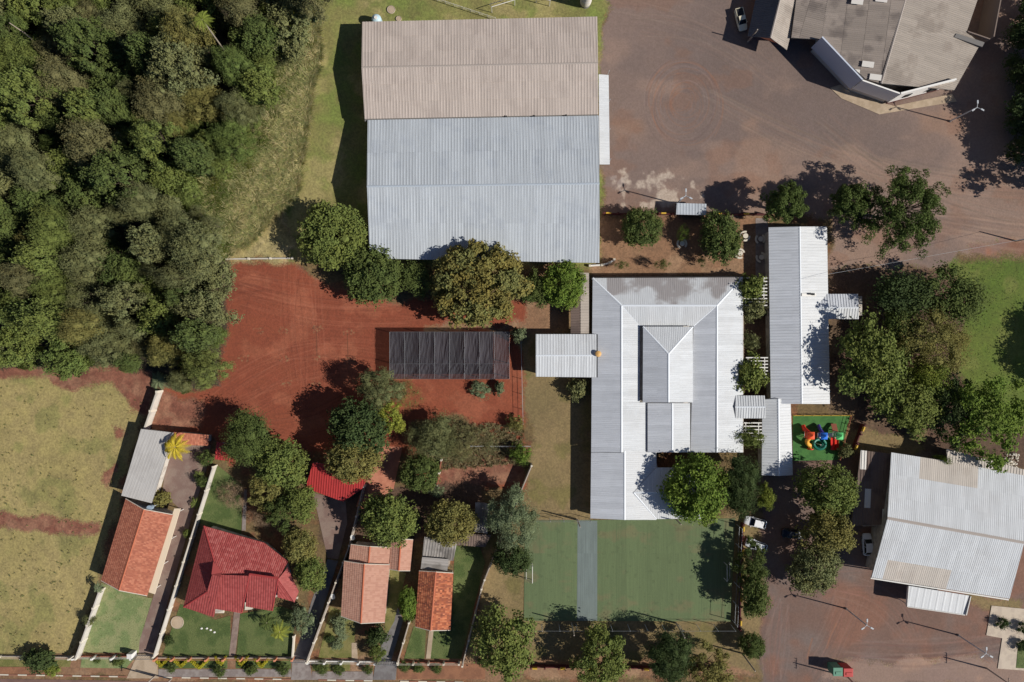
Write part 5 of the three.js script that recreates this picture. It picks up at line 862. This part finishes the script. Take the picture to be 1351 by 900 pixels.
fence('playground_rail', 'wooden rail along the slanting edge of the play turf', [1121, 548], [1106, 606], 5, 0.9, M.peach, M.peach, 2, 0.06);
fence('playground_rail', 'brown rail along the foot of the play turf', [1046, 610], [1084, 610], 3, 0.9, M.wood, M.wood, 2, 0.06);
fence('garden_rail', 'white rail fence of the small paddock behind the brown hall roof', [566, -2], [654, 27], 8, 1.1, M.white, M.white, 2, 0.05);
// goals
function goal(label, a, b, w, h, d, turn) { const o = thing('goal_frame', label, 'goal', null, U(a, b)); o.rotation.y = turn; const m = M.white; for (const s of [-1, 1]) { part('upright', rod(V(s * w / 2, 0.05, 0), V(s * w / 2, h, 0), 0.06), m, o); part('brace', rod(V(s * w / 2, h, 0), V(s * w / 2, 0.08, -d), 0.04), m, o); } part('crossbar', rod(V(-w / 2, h, 0), V(w / 2, h, 0), 0.06), m, o); part('ground_bar', rod(V(-w / 2, 0.08, -d), V(w / 2, 0.08, -d), 0.04), m, o); }
goal('small white goal at the western end of the court', 702, 754, 3, 2, 1.1, Math.PI / 2); goal('small white goal at the shaded eastern end of the court', 955, 752, 3, 2, 1.1, -Math.PI / 2);
goal('white pipe goal lying across the paddock behind the hall', 664, 12, 4.5, 2.2, 1.6, 0.3); goal('white pipe goal near the white silo', 716, 6, 2.6, 2.2, 1.4, -0.25);
// lamp poles: tall pole with a three-armed head
function lampPole(label, a, b, h, group) {
  const o = thing('lamp_pole', label, 'lamp post', group, U(a, b)); part('base', rod(V(0, -0.1, 0), V(0, 0.3, 0), 0.26, 0.2, 10), M.deck, o); part('pole', rod(V(0, 0.3, 0), V(0, h, 0), 0.13, 0.09, 8), M.post, o);
  for (let i = 0; i < 3; i++) { const t = 0.5 + i * 2.094, e = V(Math.cos(t) * 0.7, h + 0.12, Math.sin(t) * 0.7); const arm = part('arm', rod(V(0, h - 0.05, 0), e, 0.05), M.post, o); part('lamp_head', (() => { const g = rbox(0, 0, 0, 0.62, 0.12, 0.28, 0.05); g.rotateY(-t); g.translate(e.x * 1.35, e.y + 0.02, e.z * 1.35); return g; })(), M.post, arm); }
}
lampPole('three-armed lamp pole in front of the white parapet of the grey club building', 1253, 160, 7.6); lampPole('three-armed lamp pole beside the pale grey-leaved tree', 1116, 803, 7.6); lampPole('three-armed lamp pole near the paved terrace', 1264, 838, 7.6); lampPole('three-armed lamp pole beside the blue-grey shelter by the courtyard', 892, 269, 7.2);
function pole(label, a, b, h, arm = 0) { const o = thing('utility_pole', label, 'pole', null, U(a, b)); part('pole', rod(V(0, -0.1, 0), V(0, h, 0), 0.16, 0.1, 8), M.wallRough, o); if (arm) { part('cross_arm', rod(V(0, h - 0.4, -arm / 2), V(0, h - 0.4, arm / 2), 0.07, 0.07, 4), M.wood, o); for (const s of [-1, -0.4, 0.4, 1]) part('insulator', rod(V(0, h - 0.36, s * arm * 0.45), V(0, h - 0.1, s * arm * 0.45), 0.05, 0.04, 6), M.white, o); } }
pole('slim pole at the street corner below the small glossy tree', 979, 862, 7); pole('utility pole with cross arm at the southeast terrace', 1302, 882, 6, 2); pole('utility pole with cross arm behind the green and red containers', 1118, 893, 7.5, 2);
pole('utility pole at the eastern end of the yard', 1340, 318, 5, 0); pole('tall slim court light on the north side', 762, 686, 5); pole('tall slim court light beside the school south wing', 890, 683, 5); pole('tall slim court light on the southwest side', 754, 822, 5.5); pole('tall slim court light on the south side by the trees', 892, 822, 6.5, 0); pole('utility pole beside the parked pickup', 987, 55, 5, 0);
pole('utility pole with cross arm on the sidewalk by the cream apron', 204, 892, 5, 1.4); pole('slim pole on the sidewalk before the red tiled house', 226, 896, 5, 0);
{ // power cable
  const o = thing('power_cable', 'sagging pale cable from the classroom block to the utility pole', 'cable'), a = U(1058, 368, 4.0), b = V(U(1340, 318).x, 4.9, U(1340, 318).z), pts = []; for (let i = 0; i <= 16; i++) { const t = i / 16; pts.push(a.clone().lerp(b, t).add(V(0, -1.2 * Math.sin(Math.PI * t), 0))); } part('cable', new THREE.TubeGeometry(new THREE.CatmullRomCurve3(pts), 40, 0.02, 5), M.post, o);
}
// ---------- shade net ----------
{
  const o = thing('shade_house', 'black shade-net roof on posts over the red soil plot', 'shade structure'), h = 2.3, x0 = 514, x1 = 672, y0 = 438, y1 = 500, nm = [0, 1, 2].map(k => mat(44 + k * 7, 44 + k * 6, 50 + k * 6, 0.75, { transparent: true, opacity: 0.84 })), r = rngOf(404);
  for (let i = 0; i < 8; i++) for (let j = 0; j < 2; j++) {
    const a0 = x0 + (x1 - x0) * i / 8, a1 = x0 + (x1 - x0) * (i + 1) / 8, b0 = j ? 480 : y0, b1 = j ? y1 : 480, t = new Tri(), n = 20, m = 12, hh = (u, v) => h - 0.22 * Math.sin(Math.PI * u) * Math.sin(Math.PI * v) + 0.09 * (vn((a0 + u * 20) * 0.9, (b0 + v * 40) * 0.12) - 0.5) + 0.12 * (vn((a0 + u * 20 + v * 9) * 0.45 + 60, (b0 + v * 40) * 0.09) - 0.5);
    const P = (u, v) => { const y = hh(u, v); return U(a0 + (a1 - a0) * u, b0 + (b1 - b0) * v, h).setY(y); };
    for (let p = 0; p < n; p++) for (let q = 0; q < m; q++) t.quad(P(p / n, q / m), P(p / n, (q + 1) / m), P((p + 1) / n, (q + 1) / m), P((p + 1) / n, q / m));
    part('net_panel', t.geo(), nm[Math.floor(r() * 3)], o);
  }
  for (let i = 0; i <= 8; i++) { const a = x0 + (x1 - x0) * i / 8; part('wire', rod(U(a, y0, h).setY(h + 0.06), U(a, y1, h).setY(h + 0.04), 0.018, 0.018, 5), M.steel, o); if (i % 2 === 0) for (const b of [y0 + 1, 480, y1 - 1]) { const p = U(a, b, h); part('post', rod(V(p.x, -0.1, p.z), V(p.x, h, p.z), 0.07), M.wood, o); } }
  for (const b of [y0, 480, y1]) part('edge_wire', rod(U(x0, b, h).setY(h + 0.05), U(x1, b, h).setY(h + 0.05), 0.025, 0.025, 5), M.steel, o);
}
// ---------- shelter, tables, silo, tank ----------
{
  const o = thing('bus_shelter', 'flat blue-grey shelter roof at the yard fence', 'shelter'); const h = 2.5; sheets(o, [U(893, 268, h), U(932, 269, h), U(932, 284, h + 0.1), U(892, 283, h + 0.1)], { w: 1.1, pick: anyOf(SH.blue), rib: 0.03 }); for (const [a, b] of [[895, 270], [929, 271], [929, 282], [895, 281]]) { const p = U(a, b, h); part('post', rod(V(p.x, -0.05, p.z), V(p.x, h, p.z), 0.06), M.post, o); }
  const tableLabels = ['round white stone table with curved benches in the sunny courtyard', 'white stone table with curved benches beside the oval courtyard tree', 'white stone table by the oval tree crown edge', 'shaded stone table near the classroom wall, upper of two', 'shaded stone table near the classroom wall, lower of two'];
  [[899, 322, 0.2], [975, 335, 1.2], [982, 312, 2.2], [1002, 316, 0.1], [1003, 340, 0.5]].forEach(([a, b, t], i) => {
    const k = thing('stone_table', tableLabels[i], 'table', null, U(a, b)); const g = new THREE.CylinderGeometry(0.48, 0.48, 0.08, 24); g.translate(0, 0.74, 0); part('table_top', g, M.kerb, k); part('pedestal', rod(V(0, -0.05, 0), V(0, 0.7, 0), 0.16, 0.14, 10), M.kerb, k);
    for (const s of [0, Math.PI]) { const sh = new THREE.Shape(); sh.absarc(0, 0, 0.98, -0.95, 0.95, false); sh.absarc(0, 0, 0.68, 0.95, -0.95, true); const e = new THREE.ExtrudeGeometry(sh, { depth: 0.1, bevelEnabled: true, bevelSize: 0.02, bevelThickness: 0.02, bevelSegments: 1, curveSegments: 10 }); e.rotateX(-Math.PI / 2); e.rotateY(s + t); e.translate(0, 0.36, 0); const bn = part('bench', e, M.kerb, k); for (const q of [-0.6, 0.6]) part('bench_foot', box(Math.cos(s + t + q) * 0.83, 0.17, -Math.sin(s + t + q) * 0.83, 0.16, 0.42, 0.16), M.kerb, bn); }
  });
  const s = thing('silo', 'tall white cylindrical silo with rounded foot behind the hall', 'silo'), p = U(772, 9); const g = new THREE.LatheGeometry([[0, 0.1], [0.55, 0.14], [0.9, 0.35], [1.05, 0.8], [1.08, 1.2], [1.08, 8.6], [0.9, 9.1], [0.3, 9.5], [0, 9.55]].map(q => new THREE.Vector2(...q)), 32); g.translate(p.x, 0, p.z - 0.6); part('tank_shell', g, mat(226, 216, 204, 0.6), s); for (const y of [2.4, 4.6, 6.8]) { const t = new THREE.TorusGeometry(1.085, 0.03, 6, 32); t.rotateX(Math.PI / 2); t.translate(p.x, y, p.z - 0.6); part('hoop', t, M.post, s); } part('footing', rod(V(p.x, -0.1, p.z - 0.6), V(p.x, 0.3, p.z - 0.6), 1.0, 0.9, 20), M.deck, s);
  const c = thing('cistern', 'round pale blue domed cistern at the corner of the brown hall roof', 'tank'), q = U(496, 24, 2.2); const gg = new THREE.LatheGeometry([[0, 2.5], [0.4, 2.45], [0.8, 2.2], [0.92, 1.9], [0.92, 0], [0, 0]].map(z => new THREE.Vector2(...z)), 28); gg.translate(q.x, -0.02, q.z); part('tank_shell', gg, mat(182, 206, 214, 0.5), c); part('lid', (() => { const l = new THREE.CylinderGeometry(0.3, 0.32, 0.12, 16); l.translate(q.x, 2.5, q.z); return l; })(), M.white, c);
  for (const [a, b, rad, l] of [[516, 13, 0.75, 'round bare concrete well cover in the grass behind the hall, larger of two'], [526, 25, 0.5, 'round bare concrete well cover in the grass behind the hall, smaller of two'], [234, 821, 1.2, 'round pale stone disc set in the front lawn'], [665, 740, 0.7, 'pale round concrete ring under the dark tree']]) { const w = U(a, b), gd = new THREE.CylinderGeometry(rad, rad + 0.05, 0.2, 24); gd.translate(w.x, 0.06, w.z); const o2 = thing('well_cover', l, 'cover'); part('slab', gd, M.concrete, o2); part('rim', (() => { const t = new THREE.TorusGeometry(rad * 0.96, 0.05, 6, 24); t.rotateX(Math.PI / 2); t.translate(w.x, 0.15, w.z); return t; })(), M.wallRough, o2); }
  for (const [a, b] of [[266, 829], [273, 829], [278, 831], [283, 834]]) { const w = U(a, b), st = new THREE.DodecahedronGeometry(0.24, 1); st.scale(1, 0.5, 0.8); st.translate(w.x, 0.1, w.z); single('stepping_stone', 'small white stone lying on the front lawn of the red tiled house', 'stone', st, M.white, 'white stones on the lawn'); }
  for (const [a, b, l, h] of [[466, 709, 'white satellite dish on the wall behind the salmon-tiled house', 2.6], [440, 787, 'white satellite dish on the wall beside the salmon-tiled house', 2.4]]) { const w = U(a, b, h), d = thing('satellite_dish', l, 'dish'); const bowl = new THREE.SphereGeometry(0.7, 20, 8, 0, 6.2832, 0, 0.8); bowl.rotateX(Math.PI); bowl.translate(0, 0.7, 0); bowl.rotateZ(0.4); bowl.translate(w.x, h, w.z); part('dish_bowl', bowl, M.white, d); part('mast', rod(V(w.x, -0.05, w.z), V(w.x, h + 0.1, w.z), 0.05), M.steel, d); part('feed_arm', rod(V(w.x, h + 0.05, w.z), V(w.x - 0.3, h + 0.8, w.z), 0.025), M.steel, d); }
}
// yellow clipped hedges in V form
{
  const m = leafMat(182, 174, 52), r = rngOf(66);
  for (const [a, b, l] of [[214, 872, 9], [240, 873, 9], [264, 875, 10], [292, 871, 6], [320, 871, 7], [346, 873, 8]]) { const o = thing('clipped_hedge', 'bright yellow hedge clipped in a V along the front fence', 'hedge', 'yellow clipped hedges', U(a, b)), L = new Leaves(); for (const s of [-1, 1]) for (let i = 0; i < 420; i++) { const t = r(), p = V(s * (l / 7) * (1 - t) * 1.15 + rr(-0.22, 0.22, r), rr(0.05, 0.62, r), (t - 0.5) * 1.5 + rr(-0.22, 0.22, r)); const k = 1 + 0.3 * (r() - 0.5); L.leaf(p, V(r() - 0.5, r() * 0.9 + 0.2, r() - 0.5).normalize(), 0.24, 0.6, [k, k, k], r); } part('foliage', L.geo(), m, o); part('stem', merge([rod(V(-0.5, -0.05, -0.3), V(-0.5, 0.35, -0.3), 0.05), rod(V(0.5, -0.05, -0.3), V(0.5, 0.35, -0.3), 0.05)]), bark, o); }
}
// ---------- vehicles ----------
function carBody(st, belt) {      // st: [x, halfWidth, yLow, yTop]; smooth shell by superellipse sections
  const n = 20, pos = [], idx = []; st.forEach(([x, w, a, b]) => { for (let i = 0; i < n; i++) { const t = i / n * 6.2832, c = Math.cos(t), s = Math.sin(t), p = 0.36; pos.push(x, (a + b) / 2 + Math.sign(s) * Math.abs(s) ** p * (b - a) / 2, Math.sign(c) * Math.abs(c) ** p * w); } });
  for (let k = 0; k + 1 < st.length; k++) for (let i = 0; i < n; i++) { const a = k * n + i, b = k * n + (i + 1) % n, c = a + n, d = b + n; idx.push(a, b, c, b, d, c); }
  for (const k of [0, st.length - 1]) { const c0 = pos.length / 3; pos.push(st[k][0], (st[k][2] + st[k][3]) / 2, 0); for (let i = 0; i < n; i++) { const a = k * n + i, b = k * n + (i + 1) % n; k ? idx.push(c0, a, b) : idx.push(c0, b, a); } }
  const g = new THREE.BufferGeometry(); g.setAttribute('position', new THREE.Float32BufferAttribute(pos, 3)); g.setIndex(idx); g.computeVertexNormals(); const q = g.toNonIndexed(); q.setAttribute('uv', new THREE.Float32BufferAttribute(new Float32Array(q.attributes.position.count * 2), 2)); return q;
}
const paintOf = (r, g, b) => new THREE.MeshPhysicalMaterial({ color: col(r, g, b), roughness: 0.35, clearcoat: 0.7, clearcoatRoughness: 0.1, side: THREE.DoubleSide }), glass = new THREE.MeshPhysicalMaterial({ color: col(28, 32, 38), roughness: 0.08, side: THREE.DoubleSide }), tyreM = mat(24, 24, 26, 0.9), rimM = mat(170, 172, 176, 0.4, { metalness: 0.7 }), redL = mat(170, 24, 22, 0.4), lampW = mat(230, 232, 236, 0.2);
function quadP(a, b, c, d) { return new Tri().quad(a, b, c, d).geo(); }
function car(label, a, b, turn, paint, pick = false, name = 'parked_car') {
  const o = thing(name, label, pick ? 'pickup' : 'car', null, U(a, b)), L = 4.15; o.rotation.y = turn; const f = L / 2;
  part('body', carBody([[-f, 0.6, 0.42, 0.78], [-f + 0.1, 0.76, 0.3, 0.9], [-f + 0.5, 0.85, 0.24, 0.98], [-0.6, 0.87, 0.22, 1.0], [0.8, 0.87, 0.22, 0.98], [1.3, 0.86, 0.24, 0.92], [f - 0.3, 0.8, 0.28, 0.82], [f - 0.06, 0.66, 0.36, 0.7], [f, 0.5, 0.42, 0.62]]), paint, o);
  const rB = pick ? -0.35 : -1.25, rF = 0.35, bB = pick ? -0.55 : -1.85, bF = 1.05, y0 = 0.93, y1 = 1.46, w0 = 0.76, w1 = 0.6;
  const T = (x, y, w, s) => V(x, y, s * w);
  part('roof', (() => { const g = rbox((rB + rF) / 2, y1 + 0.005, 0, rF - rB + 0.1, 0.09, w1 * 2 + 0.06, 0.04); return g; })(), paint, o);
  part('windscreen', quadP(T(bF, y0, w0, -1), T(bF, y0, w0, 1), T(rF, y1, w1, 1), T(rF, y1, w1, -1)), glass, o); part('rear_window', quadP(T(bB, y0, w0, 1), T(bB, y0, w0, -1), T(rB, y1, w1, -1), T(rB, y1, w1, 1)), glass, o);
  for (const s of [-1, 1]) { part('side_window', quadP(T(bB, y0, w0, s), T(rB, y1, w1, s), T(rF, y1, w1, s), T(bF, y0, w0, s)), glass, o); part('pillar', rod(T(bF, y0, w0, s), T(rF, y1, w1, s), 0.04), paint, o); part('pillar', rod(T(bB, y0, w0, s), T(rB, y1, w1, s), 0.05), paint, o); part('pillar', rod(T(-0.3, y0, w0 + 0.01, s), T(-0.3, y1, w1 + 0.01, s), 0.035), paint, o); part('mirror', rbox(0.8, 0.98, s * 0.95, 0.14, 0.14, 0.2, 0.04), paint, o); part('headlight', rbox(f - 0.24, 0.68, s * 0.56, 0.26, 0.14, 0.3, 0.05), lampW, o); part('tail_light', rbox(-f + 0.12, 0.76, s * 0.6, 0.14, 0.16, 0.28, 0.04), redL, o);
    for (const x of [-1.25, 1.28]) { const t = new THREE.TorusGeometry(0.22, 0.1, 8, 18); t.translate(x, 0.31, s * 0.78); const w = part('wheel', t, tyreM, o); const rim = new THREE.CylinderGeometry(0.17, 0.17, 0.16, 14); rim.rotateX(Math.PI / 2); rim.translate(x, 0.31, s * 0.79); part('rim', rim, rimM, w); } }
  if (pick) { part('cargo_bed', rbox(-1.3, 1.03, 0, 1.3, 0.04, 1.3, 0.015), M.dark, o); part('bed_rail', merge([rbox(-1.3, 1.1, 0.7, 1.5, 0.16, 0.1, 0.03), rbox(-1.3, 1.1, -0.7, 1.5, 0.16, 0.1, 0.03), rbox(-2.0, 1.08, 0, 0.08, 0.16, 1.3, 0.03)]), paint, o); }
  return o;
}
car('white sedan parked in the shade of the warehouse', 1142, 717, Math.PI / 2 + 0.05, paintOf(228, 232, 238)); car('white car parked beside the dark tree east of the court', 995, 688, Math.PI - 0.25, paintOf(240, 240, 240)); car('pale car half hidden under the tree row by the court fence', 996, 718, Math.PI - 0.35, paintOf(222, 226, 230)); car('dark blue car parked in deep tree shade', 1044, 703, -0.1, paintOf(24, 30, 42));
car('cream pickup truck parked beside the steep grey annex', 976, 28, -Math.PI / 2 + 0.24, paintOf(224, 214, 186), true, 'pickup_truck');
{ // pale rubble behind the warehouse
  const g = new THREE.DodecahedronGeometry(0.22, 0), im = new THREE.InstancedMesh(g, M.kerb, 70), r = rngOf(515), d = new THREE.Object3D(); for (let i = 0; i < 70; i++) { const p = U(1334 + rr(-9, 9, r), 611 + rr(-12, 12, r)); d.position.set(p.x, rr(0.05, 0.3, r), p.z); d.rotation.set(r() * 3, r() * 3, r() * 3); d.scale.setScalar(rr(0.5, 1.5, r)); d.updateMatrix(); im.setMatrixAt(i, d.matrix); }
  im.name = 'rubble'; im.userData = { label: 'heap of pale rubble behind the white warehouse roof', category: 'rubble', kind: 'stuff' }; shade(im); scene.add(im);
}
longWall('white curved kerb wall at the south corner of the blue-roofed hall', [[778, 351], [794, 350], [804, 347], [810, 343]], 0.5, 0.3, M.white);
// ---------- containers ----------
for (const [a, b, m, l] of [[1097, 884, mat(92, 142, 116, 0.6), 'tall green recycling container at the street'], [1110.5, 885, mat(186, 62, 56, 0.6), 'tall red recycling container at the street']]) { const o = thing('recycling_container', l, 'container', null, U(a, b - 6)); part('body', rbox(0, 1.25, 0, 1.7, 2.3, 1.5, 0.15, 3), m, o); part('lid', rbox(0, 2.48, 0, 1.8, 0.2, 1.6, 0.09, 3), m, o); part('hatch', rbox(0.1, 2.62, 0.2, 1.1, 0.1, 0.5, 0.04), m, o); for (const x of [-0.7, 0.7]) part('skid', box(x, 0.06, 0, 0.14, 0.22, 1.3), M.dark, o); }
// ---------- playground ----------
{
  const C = { orange: mat(226, 84, 40, 0.5), blue: mat(40, 112, 214, 0.5), green: mat(96, 196, 116, 0.5), red: mat(214, 48, 34, 0.45), yellow: mat(236, 168, 60, 0.5), purple: mat(70, 60, 150, 0.5), teal: mat(22, 112, 92, 0.45), brown: mat(150, 88, 66, 0.8), white: mat(226, 222, 216, 0.6) };
  const o = thing('play_structure', 'plastic play structure with orange, blue and green tower roofs and slides', 'playground', 'playground equipment');
  const tower = (a, b, m, w, h) => { const p = U(a, b, h), g = new THREE.ConeGeometry(w * 0.78, 0.75, 4); g.rotateY(Math.PI / 4); g.translate(p.x, h + 0.36, p.z); const rf = part('tower_roof', g, m, o); part('roof_rim', rbox(p.x, h - 0.02, p.z, w * 1.1, 0.08, w * 1.1, 0.03), m, rf); for (const x of [-1, 1]) for (const z of [-1, 1]) part('post', rod(V(p.x + x * w * 0.45, -0.02, p.z + z * w * 0.45), V(p.x + x * w * 0.45, h, p.z + z * w * 0.45), 0.06), C.brown, o); part('platform', rbox(p.x, 1.2, p.z, w, 0.1, w, 0.03), C.white, o); for (const s of [-1, 1]) part('guard_panel', rbox(p.x + s * w * 0.46, 1.6, p.z, 0.05, 0.6, w * 0.8, 0.02), m, o); return p; };
  const A = tower(1070, 575, C.orange, 1.25, 2.6), B = tower(1087.5, 575.5, C.blue, 1.15, 2.6), D = tower(1108, 575.5, C.green, 1.2, 2.7);
  part('bridge', rbox((B.x + D.x) / 2, 1.25, B.z, D.x - B.x - 1.2, 0.08, 0.8, 0.03), C.white, o); part('bridge', rbox((A.x + B.x) / 2, 1.25, B.z, B.x - A.x - 1.2, 0.08, 0.7, 0.03), C.brown, o);
  const tube = (pts, r, m, name = 'tube_slide') => part(name, new THREE.TubeGeometry(new THREE.CatmullRomCurve3(pts), 30, r, 12), m, o);
  const G = (a, b, y) => U(a, b, y);
  tube([G(1069, 572, 1.9), G(1065, 569, 1.6), G(1061, 565, 0.9), G(1060, 562, 0.45)], 0.36, C.red);
  tube([G(1068, 578, 1.8), G(1065, 582, 1.5), G(1066, 586, 1.1), G(1069, 588, 0.8), G(1069, 592, 0.45)], 0.38, C.yellow); { const t = new THREE.TorusGeometry(0.48, 0.12, 8, 20), p = G(1069, 592.5, 0.55); t.translate(p.x, p.y + 0.05, p.z); part('tube_ring', t, C.red, o); }
  tube([G(1086, 572, 1.7), G(1083, 568, 1.3), G(1081, 564, 0.8), G(1080, 561, 0.45)], 0.3, C.purple);
  { const pts = []; const c = G(1080, 586, 1); for (let i = 0; i <= 26; i++) { const t = i / 26 * 7.6; pts.push(V(c.x + Math.cos(t) * 0.95, 1.6 - i / 26 * 1.25, c.z + Math.sin(t) * 0.85)); } tube(pts, 0.3, C.teal, 'spiral_slide'); part('spiral_post', rod(V(c.x, -0.02, c.z), V(c.x, 2, c.z), 0.08), C.white, o); }
  tube([G(1086, 580, 1.3), G(1089, 585, 0.9), G(1087, 590, 0.4)], 0.26, C.teal);
  for (const dx of [-3, 2.4]) { const g = new Tri(), p0 = G(1101 + dx, 577, 1.3), p1 = G(1101 + dx, 589, 0.35), p2 = G(1101 + dx, 594, 0.25), w = 0.28; for (const [p, q] of [[p0, p1], [p1, p2]]) { g.quad(V(p.x - w, p.y, p.z), V(q.x - w, q.y, q.z), V(q.x + w, q.y, q.z), V(p.x + w, p.y, p.z)); for (const s of [-1, 1]) g.quad(V(p.x + s * w, p.y, p.z), V(q.x + s * w, q.y, q.z), V(q.x + s * (w + 0.06), q.y + 0.22, q.z), V(p.x + s * (w + 0.06), p.y + 0.22, p.z)); } part('slide', g.geo(), C.red, o); }
  { const p = G(1100.5, 564, 0.6), g = box(0, 0, 0, 1.0, 0.1, 1.5); g.rotateX(-0.5); g.translate(p.x, 0.75, p.z); part('climbing_ramp', g, C.brown, o); part('ramp_leg', rod(V(p.x, -0.02, p.z + 0.55), V(p.x, 0.9, p.z + 0.55), 0.08), C.brown, o); }
}
renderer.render(scene, camera);
